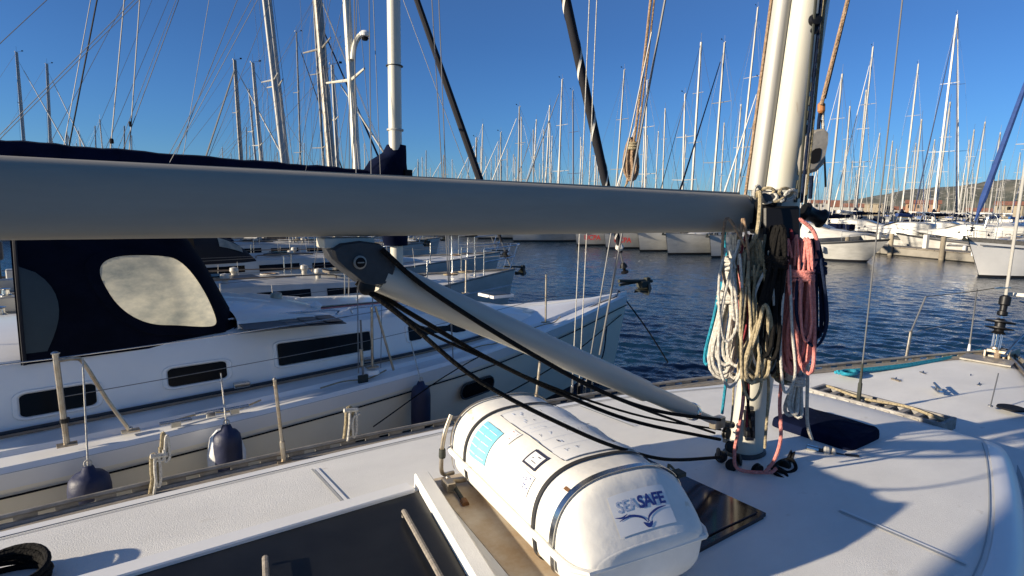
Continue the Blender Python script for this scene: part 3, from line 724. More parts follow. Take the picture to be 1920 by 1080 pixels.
# boom
q = MB(); b0 = V((-.10,0,2.93)); b1 = V((-5.6,0,2.95)); secs = []
prof = []
for k in range(32):
    a = 2*PI*k/32; prof.append((.080*math.copysign(abs(math.cos(a))**(.6), math.cos(a)), .110*math.copysign(abs(math.sin(a))**(.8), math.sin(a))))
for t in (0,.02,.25,.5,.75,1): secs.append([b0.lerp(b1,t)+V((0,y,z)) for y, z in prof])
q.loft(secs, 'boom_grey', c0=True, c1=True, flip=True); boom = q.build('boom', own)
q = MB(); q.box(b0+V((.02,0,0)), (.10,.15,.20), 'casting'); q.build('boom_end_fitting', boom)
q = MB()
q.box((-2.85,0,3.045), (5.4,.03,.012), 'boom_grey'); q.build('track_groove', boom)
# rigid vang
va, vb = at(668,497,y=0), at(1345,792,y=0); VD = (vb-va).normalized(); VL = (vb-va).length
vs_ = UP.cross(VD).normalized(); vu = VD.cross(vs_).normalized()
vang = MB(); vang.tube([va+VD*t for t in (.10,.5,VL*.70,VL*.705)], [.064,.064,.058,.046], 'vang_grey', n=24); vang = vang.build('rigid_vang', own)
q = MB(); q.tube([va+VD*(VL*.70), va+VD*(VL*.885)], .048, 'vang_grey', n=20); q.lathe(va+VD*(VL*.88), VD, [(.050,0),(.053,.01),(.050,.04),(.03,.05)], 'stainless', n=20); q.build('vang_inner_tube', vang)
q = MB(); q.tube([va+VD*(VL*.90), va+VD*(VL*.99)], .024, 'vang_grey', n=14); q.box(vb, (.10,.05,.07), 'stainless_dull'); q.tube([vb, vb+V((.16,0,-.05))], .022, 'casting', n=10); q.build('vang_rod', vang)
# end casting: polygonal cheek plates with a pin
out = [(-.115,.03),(-.085,.085),(.0,.110),(.06,.100),(.155,.078),(.185,.0),(.16,-.070),(.09,-.085),(.02,-.072),(-.05,-.035),(-.105,-.01)]
cc = at(672,493,y=0)
# screen-independent frame: along boom (world x) and up
out = [at(px,py,y=0) for px, py in ((612,466),(628,455),(665,450),(700,455),(722,474),(731,490),(727,512),(712,530),(690,533),(672,530),(652,514),(634,500),(618,484))]
q = MB(); n = len(out); ctr = sum(out, V())/n
lay = [[ctr+(p-ctr)*s_+V((0,y_,0)) for p in out] for y_, s_ in ((.062,.93),(.052,1),(-.052,1),(-.062,.93))]
q.loft(lay, 'casting', c0=True, c1=True); vc = q.build('vang_casting', vang)
q = MB(); pc = at(675,492,y=-.066); q.lathe(pc, (0,-1,0), [(.018,-.01),(.018,.006),(.012,.008)], 'black_matt', n=20); q.lathe(pc, (0,-1,0), [(.024,-.006),(.024,.003),(.019,.005)], 'toe_rail_metal', n=20)
q.box(pc+V((0,-.009,0)), (.024,.003,.004), 'toe_rail_metal'); q.build('pin', vc)
q = MB(); a0 = at(600,447,y=0); a1 = at(694,447,y=0); q.box(((a0.x+a1.x)/2, 0, 2.808), (a1.x-a0.x, .085, .035), 'vang_grey'); q.box(((a0.x+a1.x)/2+.02, 0, 2.79), (.12,.05,.07), 'vang_grey'); q.build('vang_bracket', boom)
# control lines: along and below the vang, down to the mast foot
def line(name, pts, r, m, parent=own, n=6, sm=6): q = MB(); q.tube(crv(pts, sm), r, m, n=8); return q.build(name, parent)
def yp(px, py, y): return at(px, py, y=y)
line('vang_line', [yp(716,468,-.075), yp(800,540,-.085), yp(960,642,-.088), yp(1130,735,-.08), yp(1240,772,-.07), yp(1350,787,-.06)], .010, 'rope_black')
line('vang_line', [yp(700,460,-.02), yp(850,575,-.095), yp(1000,667,-.10), yp(1110,727,-.10), yp(1220,772,-.09), yp(1340,812,-.07)], .007, 'rope_black')
line('vang_line', [yp(668,530,-.03), yp(760,600,-.10), yp(900,715,-.22), yp(1080,808,-.30), yp(1180,846,-.28), yp(1260,862,-.20), yp(1355,857,-.10)], .009, 'rope_black')
line('vang_line', [yp(676,530,.02), yp(790,600,.03), yp(930,680,.04), yp(1080,750,.05), yp(1200,793,.05), yp(1350,824,.05)], .010, 'rope_black')
line('vang_line', [yp(690,540,.0), yp(790,615,.02), yp(900,668,.03), yp(1060,735,.04), yp(1210,782,.05), yp(1352,806,.05)], .006, 'rope_black')
q = MB(); q.lathe(yp(1345,852,-.06), RT, [(.02,0),(.04,.005),(.04,.012),(.02,.02)], 'black_plastic', n=12); q.build('vang_block', vang); q = MB(); q.lathe(yp(684,536,-.03), V((0,-1,0)), [(.02,0),(.032,.003),(.032,.022),(.02,.028)], 'black_plastic', n=14); q.build('vang_block', vang)
# standing rigging
q = MB(); 
s0, s1 = at(1110,742,y=2.02), at(1247,0,y=1.45); q.tube([s0+(s1-s0)*t for t in (.12,2.6)], .010, 'wire', n=8)
s2 = at(1095,742,y=2.0); q.tube([s2, at(1160,353,y=1.75), at(1222,60,y=1.5)], .007, 'wire', n=6)
for px, tx in ((1072,1106),(1085,1120)): q.tube([at(px,742,y=2.04), at((px+tx)/2+1,371,y=1.98), at(tx,-20,y=1.92)], .0055, 'rope_white', n=6)
q.build('shroud', own)
for px in (1072,1085,1096,1110):
    q = MB(); c = at(px,742,y=2.03); q.tube([c-UP*.05, c+UP*.16], .012, 'stainless', n=8); q.tube([c+UP*.02, c+UP*.10], .017, 'black_matt' if px == 1085 else 'stainless', n=8); q.build('turnbuckle', own)
b_ = at(1608,765,y=.12); t_ = at(1692,0,y=.05)
q = MB(); q.tube([b_, b_+(t_-b_)*2.4], .006, 'wire', n=8); q.build('inner_forestay', own)
q = MB(); dd = (t_-b_).normalized(); q.tube([b_, b_+dd*.05, b_+dd*.06, b_+dd*.22, b_+dd*.23, b_+dd*.40], [.012,.012,.018,.018,.012,.010], 'galvanised', n=8); q.build('turnbuckle', own)
fb_, ft_ = at(1885,560,y=0), at(1921,318,y=0)
q = MB(); dF = (ft_-fb_).normalized(); q.tube([fb_, fb_+dF*13], .021, 'mast_light', n=10, flat=.75); q.build('forestay_foil', own)
# furler drum assembly down to the bow fitting
base = at(1866,655,y=0); dd = (fb_-base).normalized(); LL = (fb_-base).length
q = MB()
q.lathe(base+dd*LL*.30, dd, [(.05,0),(.075,.01),(.05,.03),(.045,.05),(.11,.06),(.135,.065),(.135,.075),(.05,.085),(.05,.13),(.14,.135),(.14,.15),(.06,.16),(.035,.18)], 'black_plastic', n=26)
q.lathe(base+dd*LL*.66, dd, [(.03,0),(.05,.01),(.05,.05),(.035,.06),(.035,.12),(.055,.13),(.055,.22),(.03,.24)], 'black_plastic', n=18); fu = q.build('furling_drum', own)
q = MB()
for s in (-1,1):
    for e in (-.03,.03): q.tube([base+V((e,s*.035,0)), base+dd*LL*.32+V((e,s*.035,0))], .006, 'stainless', n=6)
q.tube([base, base+dd*LL*.7], .012, 'stainless', n=8); q.lathe(base, dd, [(.05,0),(.05,.02),(.02,.03)], 'stainless_dull', n=12); q.build('drum_legs', fu)
q = MB(); q.box(at(1902,552,y=-.05), (.03,.18,.04), 'white_cloth', rz=.3); q.box(at(1880,540,y=0), (.26,.02,.012), 'stainless', rz=-.3); q.build('furling_shackle', fu)
# bow fitting, rollers, windlass plate, samson post
q = MB(); z_ = 1.285
q.box((5.40,0,z_+.03), (.42,.16,.05), 'stainless_dull'); q.box((5.30,.10,z_+.05), (.30,.02,.12), 'stainless_dull'); q.box((5.45,-.10,z_+.05), (.40,.02,.12), 'stainless_dull')
q.lathe((5.62,-.09,z_+.05), (0,1,0), [(.045,0),(.03,.05),(.03,.12),(.045,.18)], 'black_plastic', n=14); q.build('bow_roller', own)
q = MB(); q.box((4.98,.02,1.315), (.34,.46,.02), 'toe_rail_metal', rz=.1); q.build('chain_locker_lid', own)
q = MB(); q.tube([(5.15,-.02,1.29),(5.15,-.02,1.42)], .03, 'teak', n=10); q.box((5.15,-.02,1.40), (.05,.20,.035), 'stainless_dull'); q.build('mooring_bitt', own)
q = MB(); q.tube(crv([(5.3,-.10,1.33),(5.0,-.25,1.31),(4.4,-.50,1.29),(3.6,-.80,1.26)],5), .016, 'stainless_dull', n=8); q.build('anchor_chain_guard', own)
q = MB(); c = at(1757,733,z=1.29); q.box(c+UP*.01, (.20,.05,.012), 'stainless', rz=.6)
for s in (-1,1): q.tube([c+V((s*.04,s*.02,0)), c+V((s*.04,s*.02,.04))], .012, 'stainless', n=8)
q.tube([c+V((-.10,-.06,.045)), c+V((.10,.06,.045))], .012, 'stainless', n=8); q.build('mooring_cleat', own)
q = MB(); c = at(1896,766,z=1.27); q.lathe(c, (0,0,1), [(.105,0),(.10,.012),(.085,.012),(.0,.006)], 'black_matt', n=24); q.build('deck_ventilator', own)
q = MB(); q.tube([at(1857,762,z=1.28), at(1872,700,z=1.5)], .005, 'wire', n=6); q.lathe(at(1857,762,z=1.275),(0,0,1),[(.02,0),(.02,.01)],'stainless',n=10); q.build('furling_line_stay', own)
for px, py in ((1680,712),(1731,700),(1820,706),(1836,722)):
    q = MB(); c = at(px,py,z=1.27); q.box(c, (.10,.03,.016), 'stainless_dull', rz=random.uniform(0,2)); q.tube([c-V((.02,0,0)),c+V((0,0,.025)),c+V((.02,0,0))], .005, 'stainless', n=6); q.build('pad_eye', own)
for s in (-1,):
    line('pulpit_rail', [(5.62,-.05,1.95),(5.5,-.20,1.93),(5.0,-.42,1.9),(4.55,-.62,1.88)], .0125, 'stainless')
    line('pulpit_rail', [at(1885,665,y=-.12), at(1925,622,y=-.2), at(1990,560,y=-.25)], .012, 'stainless')
# port stanchions and lifelines
def ostan(p, t, name='stanchion', r=.0125, m='stainless_dull'):
    q = MB(); q.tube([p, p.lerp(t,.25)], r*1.45, m, n=10); q.tube([p, t], r, m, n=10); q.lathe(t, (t-p), [(r,0),(r*1.2,.004),(r*.5,.014)], m, n=10); q.box(p+UP*.005, (.10,.05,.012), m); return q.build(name, own)
stp = []
for a, b, y in (((533,865),(515,712),2.10),((1004,757),(1012,680),2.04)):
    p = at(*a, y=y); t = at(*b, y=y); ostan(p, t); stp.append(t)
p = at(1697,683,y=.86); t = at(1708,622,y=.86); ostan(p, t, r=.018); q = MB(); q.tube([t, at(1736,556,y=.84)], .010, 'wire', n=6); q.build('stanchion_top', own)
p6 = at(1816,662,y=.42); t6 = at(1832,543,y=.42); ostan(p6, t6, r=.008, m='wire'); q = MB(); q.lathe(p6, (0,0,1), [(.02,0),(.014,.10),(.01,.12)], 'fender_white', n=10); q.build('stanchion_base', own)
q = MB(); q.tube(bez(at(1736,556,y=.84), at(1880,538,y=.02), .01), .005, 'black_matt', n=6); q.tube(bez(at(1722,620,y=.85), at(1826,597,y=.42), .01), .004, 'wire', n=6); q.build('lifeline', own)
# far starboard and aft stanchions (outside this view but part of the boat)
for s in (1,-1):
    for x in (-6.8,-5.2): 
        p = V((x, s*(smooth(OBT,x)-.05), smooth(OZT,x))); ostan(p, p+UP*.62)
# gate fittings lashed at the port rail
def shackle_pile(px, y, pts, name):
    q = MB(); q.tube(crv([at(a,b,y=y) for a, b in pts], 5), .011, 'rope_beige', n=7)
    q.tube(crv([at(a+7,b+5,y=y-.02) for a, b in pts], 5), .009, 'rope_white', n=7); return q
kn = shackle_pile(290, 2.08, [(281,925),(285,895),(283,858),(292,856),(294,900),(287,905),(284,862),(300,855),(304,815),(308,818),(311,852),(303,860),(300,838)], '')
kn.tube([at(282,856,y=2.06), at(314,852,y=2.06)], .016, 'rope_white', n=8)
tag(kn.build('rope_lashing'), 'knotted beige rope lashing standing on the port toe rail left of the middle fender', 'rope')
kn = shackle_pile(655, 2.08, [(645,822),(648,795),(650,768),(660,766),(662,800),(656,815),(655,780),(668,770)], '')
kn.tube([at(645,770,y=2.06), at(671,768,y=2.06)], .016, 'rope_white', n=8)
tag(kn.build('rope_lashing'), 'short beige rope lashing on the port toe rail between the middle and right fenders', 'rope')

# ---- turquoise mooring line on the port side of the foredeck
q = MB(); base_ = [at(x_, y_, z=1.25) for x_, y_ in ((1566,700),(1600,697),(1650,692),(1700,686),(1760,676),(1800,668),(1836,659))]
for k in range(3): q.tube(crv([p_+V((.0,-.016*k,.012*(k % 2)+.010)) for p_ in base_], 5), .017, 'rope_turquoise', n=8)
for k in range(4):
    c = at(1592,698,z=1.26+.012*k); q.tube([c+V((math.cos(a)*(.13-.012*k), math.sin(a)*(.06), 0)) for a in [2*PI*j/18 for j in range(18)]], .016, 'rope_turquoise', n=7, closed=True)
tag(q.build('mooring_rope'), 'turquoise mooring rope laid along the port edge of the foreground foredeck', 'rope')
# ---- folded gangway on the foredeck
gw = tag(empty('folded_gangway', (2.10,.0,1.265), -.02), 'weathered grey folded gangway lying across the foredeck ahead of the covered hatch', 'gangway')
GL, GW_ = 1.02, .24
for s in (-1,1):
    q = MB(); q.box((s*GW_/2,0,.05), (.025,GL,.09), 'gangway_grey')
    q.build('side_rail', gw)
for s in (-1,1):
    q = MB(); q.box((0,s*GL/2,.05), (GW_+.02,.03,.095), 'gangway_grey'); q.build('end_plate', gw)
for k in range(9):
    q = MB(); q.box((0,-GL/2+.10+k*.11,.065), (GW_-.03,.045,.02), 'gangway_grey' if k % 3 else 'concrete'); q.build('rung', gw)
for k in range(10):
    q = MB(); q.box((-GW_/2-.015,-GL/2+.07+k*.105,.055), (.012,.045,.05), 'mast_light' if k > 3 else 'toe_rail_metal'); q.build('hinge_lug', gw)
q = MB(); q.tube(crv([(-.02,-.5,.09),(.03,-.2,.11),(-.03,.1,.10),(.04,.45,.11)],6), .012, 'rope_beige', n=7); q.build('lashing', gw)
# tackle beside the covered hatch
q = MB(); a_, b_2 = at(1512,838,z=1.40), at(1585,856,z=1.37)
q.tube([a_, a_.lerp(b_2,.3)], .020, 'stainless', n=10); q.lathe(a_.lerp(b_2,.42), (b_2-a_), [(.03,0),(.038,.01),(.038,.03),(.03,.04)], 'mast_light', n=12); q.lathe(a_.lerp(b_2,.62), (b_2-a_), [(.02,0),(.036,.01),(.036,.02),(.02,.03)], 'mast_light', n=12)
q.tube([a_.lerp(b_2,.3), b_2], .014, 'casting', n=8); q.tube([b_2, b_2+V((.05,-.06,.0))], .022, 'casting', n=8)
tag(q.build('tackle_block'), 'steel tackle block with white sheaves lying beside the navy covered hatch', 'block')
# ---- ropes at the mast
def coil(name, label, top, bot, width, m, n=6, r=.011, seed=0, wrap=True, depth=.05, twist=0.0, r_wr=None, tails=()):
    rnd = random.Random(seed); top, bot = V(top), V(bot); D = bot-top; Ln = D.length; d = D.normalized(); X = (RT-d*RT.dot(d)).normalized(); Y = d.cross(X)
    q = MB()
    for k in range(n):
        wd = width*rnd.uniform(.45,1.0)/2; L_ = Ln*rnd.uniform(.84,1.0); ox = (k/(max(1,n-1))-.5)*width*.5*rnd.uniform(.5,1); oy = rnd.uniform(-depth,depth); ph = rnd.uniform(-.5,.5)
        pts = []
        for j in range(22):
            t = 2*PI*j/22; v = .5-.5*math.cos(t); pin = .28+.72*(v**1.2)
            x = math.sin(t)*wd*pin*(1+.25*math.sin(2*t+ph)); 
            pts.append(top+d*(v*L_)+X*(x+ox*(.3+.7*v)+twist*v)+Y*(oy+.012*math.sin(3*t+ph)+.02*math.cos(t)*(1 if k % 2 else -1)))
        q.tube(pts, r, m, n=7, closed=True)
    for pts in tails: q.tube(crv(pts, 6), r, m, n=7)
    o = q.build(name); tag(o, label, 'rope coil')
    if wrap:
        q = MB(); k0 = Ln*.22
        for k in range(4):
            c = top+d*(k0+k*r*1.9); w2 = width*.33+r
            q.tube([c+X*(math.cos(a)*w2)+Y*(math.sin(a)*(depth+.02))+d*(.01*math.sin(a+k)) for a in [2*PI*j/18 for j in range(18)]], r, r_wr or m, n=7, closed=True)
        q.build('wrapping_turns', o)
    return o
T = lambda x_, y_, d_: at(x_, y_, d=d_)
coil('rope_coil', 'turquoise rope coil hanging at the far left of the mast bundle', T(1360,530,3.52), T(1340,690,3.52), .09, 'rope_turquoise', 2, .009, 1, wrap=False, twist=-.03, tails=[[T(1360,540,3.5),T(1357,650,3.45),T(1362,700,3.5),T(1354,775,3.62)],[T(1365,425,3.5),T(1358,445,3.5),T(1362,480,3.5)]])
coil('rope_coil', 'white rope coil ending in big open loops left of the mast', T(1376,505,3.42), T(1362,712,3.42), .20, 'rope_white', 8, .0105, 2, depth=.045)
coil('rope_coil', 'grey-white rope bunch under the boom end, above the open white loops', T(1376,440,3.38), T(1392,640,3.40), .13, 'rope_white', 8, .010, 3, twist=.01)
coil('rope_coil', 'olive-beige rope coil wrapped tightly below the gooseneck', T(1412,450,3.30), T(1414,700,3.33), .17, 'rope_olive', 10, .0105, 4, r_wr='rope_olive')
coil('rope_coil', 'cream rope coil whose lower loops show beneath the black coil', T(1426,570,3.25), T(1414,722,3.27), .20, 'rope_beige', 13, .0105, 14, wrap=False)
coil('rope_coil', 'black rope coil hanging in the middle of the mast bundle', T(1456,425,3.24), T(1442,676,3.28), .15, 'rope_black', 13, .0115, 5, twist=-.02)
coil('rope_coil', 'salmon pink rope coil with tight turns right of the black coil', T(1502,448,3.26), T(1494,708,3.32), .17, 'rope_salmon', 10, .0105, 6)
coil('rope_coil', 'dark red rope coil tucked between the black and salmon coils', T(1478,430,3.36), T(1480,705,3.42), .13, 'rope_red', 8, .010, 7)
coil('rope_coil', 'navy rope coil behind the salmon coil on the far right of the mast', T(1524,450,3.50), T(1524,648,3.50), .17, 'rope_navy', 6, .011, 8)
coil('rope_coil', 'small white rope loops hanging low on the right of the mast foot', T(1492,678,3.40), T(1484,782,3.42), .10, 'rope_white', 5, .0105, 9)
coil('rope_coil', 'mixed white rope tails bunched under the salmon coil', T(1470,640,3.45), T(1478,720,3.42), .16, 'rope_olive', 6, .010, 19, wrap=False)
def hang(label, pts, r, m, name='rope'): q = MB(); q.tube(crv(pts, 7), r, m, n=8); tag(q.build(name), label, 'rope')
rn = random.Random(77)
for k in range(9):
    mm_ = ('rope_white','rope_beige','rope_salmon','rope_white','rope_olive','rope_salmon','rope_black','rope_white','rope_beige')[k]; xx = (1366,1400,1488,1382,1428,1512,1450,1478,1410)[k]; yb = (640,690,560,600,660,640,700,736,750)[k]; w_ = rn.uniform(10,20)
    lab_ = ('short white strand looped at the far left of the bundle','beige strand looped across the olive coil','short salmon strand looped near the top of the salmon coil','white strand looped over the grey-white bunch','olive strand looped between the black and cream coils','salmon strand looped along the right edge of the bundle','thin black strand looped lowest in the middle of the bundle','white strand looped beneath the salmon coil','beige strand hanging lowest down the lit mast face')[k]
    hang(lab_, [T(xx-w_*.3,445+rn.uniform(0,60),3.23), T(xx-w_,yb-110,3.21), T(xx-w_*.8,yb-25,3.22), T(xx+rn.uniform(-4,4),yb,3.23), T(xx+w_*.9,yb-35,3.22), T(xx+w_*.5,yb-120,3.21), T(xx+w_*.2,455+rn.uniform(0,50),3.24)], .0075, mm_)
for k, (mm_, lab_, xx, yy) in enumerate((('rope_white','loose white rope loop dangling lowest at the left of the mast bundle',1372,726),('rope_tan','tan rope tangle crossing the upper left of the mast bundle',1384,560),('rope_white','white rope strands crossing in front of the cream loops',1440,705),('rope_navy','navy rope loop swinging clear at the right of the salmon coil',1531,650))):
    x0_, x1_ = xx-18-4*k, xx+20; hang(lab_, [T(x1_-6,450+12*k,3.24), T(x0_,yy-150,3.22), T(x0_-6,yy-50,3.23), T(xx-4,yy,3.25), T(x1_,yy-46,3.24), T(x1_-10,yy-150,3.22), T(x1_-18,470,3.25)], .0085, mm_)
for k, (mm_, lab_) in enumerate((('rope_olive','olive rope fall loosely wound at the left of the mast bundle'),('rope_red','thin dark red rope threaded through the grey-white bunch'),('rope_black','thin black rope falling behind the olive coil'),('rope_beige','thin beige rope falling between the olive and black coils'))):
    x_ = (1388,1398,1408,1432)[k]; hang(lab_, [T(x_+rn.uniform(-4,4), 440, 3.30), T(x_-8+rn.uniform(-6,6), 500, 3.27), T(x_+6+rn.uniform(-6,6), 580, 3.26), T(x_-4, 650, 3.28), T(x_+rn.uniform(-10,10), 716, 3.33), T(x_+2, 780+20*k, 3.48)], .008, mm_)
hang('salmon rope running straight down the left side of the mast to its foot', [T(1402,440,3.36),T(1390,470,3.34),T(1387,560,3.33),T(1390,660,3.33),T(1394,740,3.38),T(1386,800,3.46),T(1377,850,3.55),T(1385,880,3.55),T(1440,886,3.5),T(1456,878,3.5)], .0105, 'rope_salmon')
hang('salmon rope tail curving down the right side of the mast foot', [T(1466,700,3.40),T(1462,760,3.44),T(1464,820,3.44),T(1452,862,3.48),T(1432,888,3.5)], .0105, 'rope_salmon')
hang('dark red rope with a bright salmon loop by the mast winch', [T(1485,405,3.36),T(1505,415,3.33),T(1526,435,3.33),T(1533,468,3.33),T(1524,500,3.34),T(1510,470,3.34),T(1497,448,3.33)], .0105, 'rope_salmon')
hang('cream rope hanging straight right of the mast down to the covered hatch', [T(1510,640,3.45),T(1514,700,3.45),T(1513,770,3.5),T(1515,800,3.58),T(1522,824,3.66)], .0105, 'rope_white')
hang('beige rope tied over the gooseneck and hanging down past the boom end', [T(1418,368,3.30),T(1425,362,3.26),T(1424,400,3.24),T(1418,440,3.24),T(1400,470,3.28),T(1392,480,3.30)], .012, 'rope_beige')
hang('pair of thin cream cords by the left of the mast foot', [T(1376,700,3.46),T(1374,760,3.52),T(1370,800,3.6)], .006, 'rope_beige')
hang('black rope lying in loops on deck right of the mast foot', [T(1460,878,3.6),T(1478,886,3.58),T(1492,878,3.62),T(1484,862,3.66),T(1462,866,3.66),T(1450,882,3.56),T(1466,896,3.52),T(1476,898,3.52),T(1470,886,3.56),T(1448,880,3.56)], .011, 'rope_black')
q = MB()
rn = random.Random(31)
for k in range(7):
    c = T(1424+k*9+rn.uniform(-4,4), 368+rn.uniform(-9,8), 3.30); a = rn.uniform(0,PI)
    q.tube([c+RT*(.045*math.cos(t_)*math.cos(a)-.022*math.sin(t_)*math.sin(a))+UU*(.045*math.cos(t_)*math.sin(a)*.6+.022*math.sin(t_))-FW*(.02*math.sin(t_+k)) for t_ in [2*PI*j/16 for j in range(16)]], .009, 'rope_beige' if k % 2 else 'rope_white', n=7, closed=True)
for k in range(3): c = T(1432+k*16,372,3.30); q.lathe(c, -FW, [(.02,0),(.028,.005),(.028,.015),(.012,.02)], 'casting', n=12)
tag(q.build('rope_knot'), 'tangle of cream and beige knots tied round the mast just above the gooseneck', 'rope')
# halyards on the forward side of the mast
def stay(name, a, b, r, m, parent=own, ext=1.0): q = MB(); q.tube([a, a+(b-a)*ext], r, m, n=7); return q.build(name, parent)
stay('halyard', T(1540,196,3.35), T(1592,-10,3.15), .011, 'rope_tan', mast, 3); stay('halyard', T(1546,185,3.36), T(1586,20,3.18), .008, 'rope_black', mast, 2.5)
line('halyard', [T(1534,250,3.42),T(1536,222,3.40),T(1541,196,3.36)], .010, 'rope_navy', mast)
line('halyard', [T(1545,260,3.42),T(1543,225,3.40),T(1545,196,3.36)], .008, 'rope_white', mast)
line('halyard', [T(1548,350,3.6),T(1546,300,3.5),T(1541,225,3.4)], .006, 'black_matt', mast); line('halyard', [T(1519,372,3.55),T(1522,330,3.5)], .012, 'rope_navy', mast)
q = MB(); q.lathe(T(1540,212,3.37), UU, [(.012,0),(.02,.01),(.02,.05),(.012,.06)], 'wood_orange', n=10); q.build('shackle_guard', mast)
for k, (a, b) in enumerate((((1497,372),(1519,120)),((1503,380),(1526,140)),((1510,384),(1532,150)))): stay('halyard', T(*a,3.36), T(*b,3.14+.02*k), .008, ('galvanised','rope_navy','rope_olive')[k], mast, 1.6)
# tan rope bunch hung on the port shroud
q = MB(); A = [at(1175,345,y=1.80), at(1188,270,y=1.74), at(1208,110,y=1.62), at(1221,-10,y=1.52)]
q.tube(crv(A, 6), .012, 'rope_tan', n=7); q.tube(crv([p_+RT*.03 for p_ in A[1:]], 6), .009, 'rope_tan', n=7); q.tube([at(1182,330,y=1.8), at(1166,362,y=1.85)], .010, 'rope_beige', n=6)
rn = random.Random(5)
for k in range(9):
    c = at(1183+rn.uniform(-3,5), 298, y=1.77); L_, W_ = rn.uniform(.13,.20), rn.uniform(.02,.05)
    q.tube([c+UU*(L_*math.cos(t_))+RT*(W_*math.sin(t_)*(1.1-.4*math.cos(t_)))+FW*rn.uniform(-.004,.004) for t_ in [2*PI*j/16 for j in range(16)]], .012, 'rope_tan', n=6, closed=True)
for k in range(3): c = at(1187,268+k*5,y=1.76); q.tube([c+RT*(.045*math.cos(t_))+FW*(.04*math.sin(t_))+UU*.01*math.sin(t_) for t_ in [2*PI*j/12 for j in range(12)]], .012, 'rope_beige', n=6, closed=True)
tag(q.build('rope_coil'), 'tan rope bunch gathered and tied against the sky on the port shroud', 'rope coil')
# black hose coil at the lower left
q = MB(); c = at(6,1092,z=1.40)
for k in range(7):
    rr = .15-.006*(k % 3); z = .016*k; q.tube([c+V((math.cos(t_)*rr*(1+.03*math.sin(k*3)), math.sin(t_)*rr, z-.04+.012*math.sin(2*t_+k))) for t_ in [2*PI*j/28 for j in range(28)]], .013, 'rope_black', n=8, closed=True)
tag(q.build('rope_coil'), 'black rope coiled flat on the coachroof at the lower left corner', 'rope coil')

# ================================================================== LIFE RAFT
RA = -math.radians(8.5)
raft = tag(empty('life_raft_canister', (-1.45, .015, 1.41), RA), 'white life raft canister with black straps, blue sticker and bird logo, strapped across the coachroof', 'life raft')
RLh, RWh = .665, .33
def rs(t, ph, off=0.0):
    """t along length -1..1 ; ph angle from +x through +z"""
    e = (1-abs(t)**7)**(1/7) if abs(t) < 1 else 0
    g_ = max(0, (-t-.75)/.25) if t < 0 else max(0, (t-.80)/.20); g_ = min(1, g_); e = lerp(.80, 1, (1-g_**3)**(1/1.8) if g_ < 1 else 0)
    ez = 1-.80*max(0, g_-.04) if t < 0 else e
    rib = 0
    for c, w_ in ((-.36,.09),(.45,.10),(0.06,.08)):
        rib += .010*max(0, 1-abs((t-c)/w_)**4) if abs(t-c) < w_ else 0
    for c in (-.59,.74): rib -= .008*math.exp(-((t-c)/.05)**2)
    C_, S_ = math.cos(ph), math.sin(ph)
    if S_ >= 0:
        x = RWh*math.copysign(abs(C_)**(2/2.7), C_); z = .265*abs(S_)**(2/2.7); k = 1+rib/.3*(1 if S_ > .12 else S_/.12)
        x *= k; z *= k
    else:
        x = RWh*.97*math.copysign(abs(C_)**(2/4.2), C_); z = -.165*abs(S_)**(2/4.2)
    p = V((x*e, 0, .19+z*(ez if S_ > 0 else lerp(e,1,.25))))
    p.y = RLh*t
    if off:
        d = V((x/RWh**2*1.2, 0, z/.3**2)); d.normalize(); p += d*off
    return p
q = MB(); tt = [-1,-.995,-.985,-.965,-.94,-.9,-.85]+[-.8+i*.05 for i in range(33)]+[.85,.9,.94,.965,.985,.995,1]
tt = sorted(set(round(a,4) for a in tt)); NP = 56
q.loft([[rs(t, 2*PI*k/NP) for k in range(NP)] for t in tt], 'raft_white', flip=False, c0=False, c1=False)
for t, s in ((-1,-1),(1,1)):
    rim = [rs(t, 2*PI*k/NP) for k in range(NP)]; c = sum(rim, V())/NP
    r1 = [c+(p_-c)*.95+V((0,s*.006,0)) for p_ in rim]; r2 = [c+(p_-c)*.4+V((0,s*.008,0)) for p_ in rim]
    q.loft([rim, r1, r2] if s > 0 else [rim, r1, r2], 'raft_white', flip=s < 0); q.add(r2, [tuple(range(NP)) if s < 0 else tuple(range(NP))[::-1]], 'raft_white')
o = q.build('shell', raft, ang=50)
bm = bmesh.new(); bm.from_mesh(o.data); bmesh.ops.recalc_face_normals(bm, faces=bm.faces); bm.to_mesh(o.data); bm.free()
q = MB(); loop = [rs(t, 0, .012)+V((0,0,0)) for t in [-.99+i*.066 for i in range(31)]]; loop2 = [rs(t, PI, .012) for t in [.99-i*.066 for i in range(31)]]
q.tube(crv(loop+loop2+[loop[0]], 1), .017, 'raft_white', n=8, flat=.8); q.build('joint_flange', raft)
def band(t, wd, m, name, off=.006, ph0=0, ph1=2*PI, th=.003, lab=None):
    q = MB(); N = 60; secs = []
    for k in range(N+1):
        ph = lerp(ph0, ph1, k/N); secs.append([rs(t-wd/2, ph, off), rs(t-wd/2, ph, off+th), rs(t+wd/2, ph, off+th), rs(t+wd/2, ph, off)])
    q.loft(secs, m, closed=True); return q.build(name, raft)
band(-.475,.032,'rubber','strap'); band(.62,.030,'rubber','strap'); band(-.705,.045,'stainless','steel_band', off=.010, ph0=-.3, ph1=PI+.3)
band(.90,.035,'stainless_dull','steel_band', off=.012, ph0=-.4, ph1=PI+.4)
def patch(t0, t1, p0, p1, m, name, off=.004, nt=6, npn=10, parent=None):
    q = MB(); vs = [rs(lerp(t0,t1,i/nt), lerp(p0,p1,j/npn), off) for i in range(nt+1) for j in range(npn+1)]
    q.add(vs, [(i*(npn+1)+j, i*(npn+1)+j+1, (i+1)*(npn+1)+j+1, (i+1)*(npn+1)+j)[::-1] for i in range(nt) for j in range(npn)], m); return q.build(name, parent or raft, ang=80)
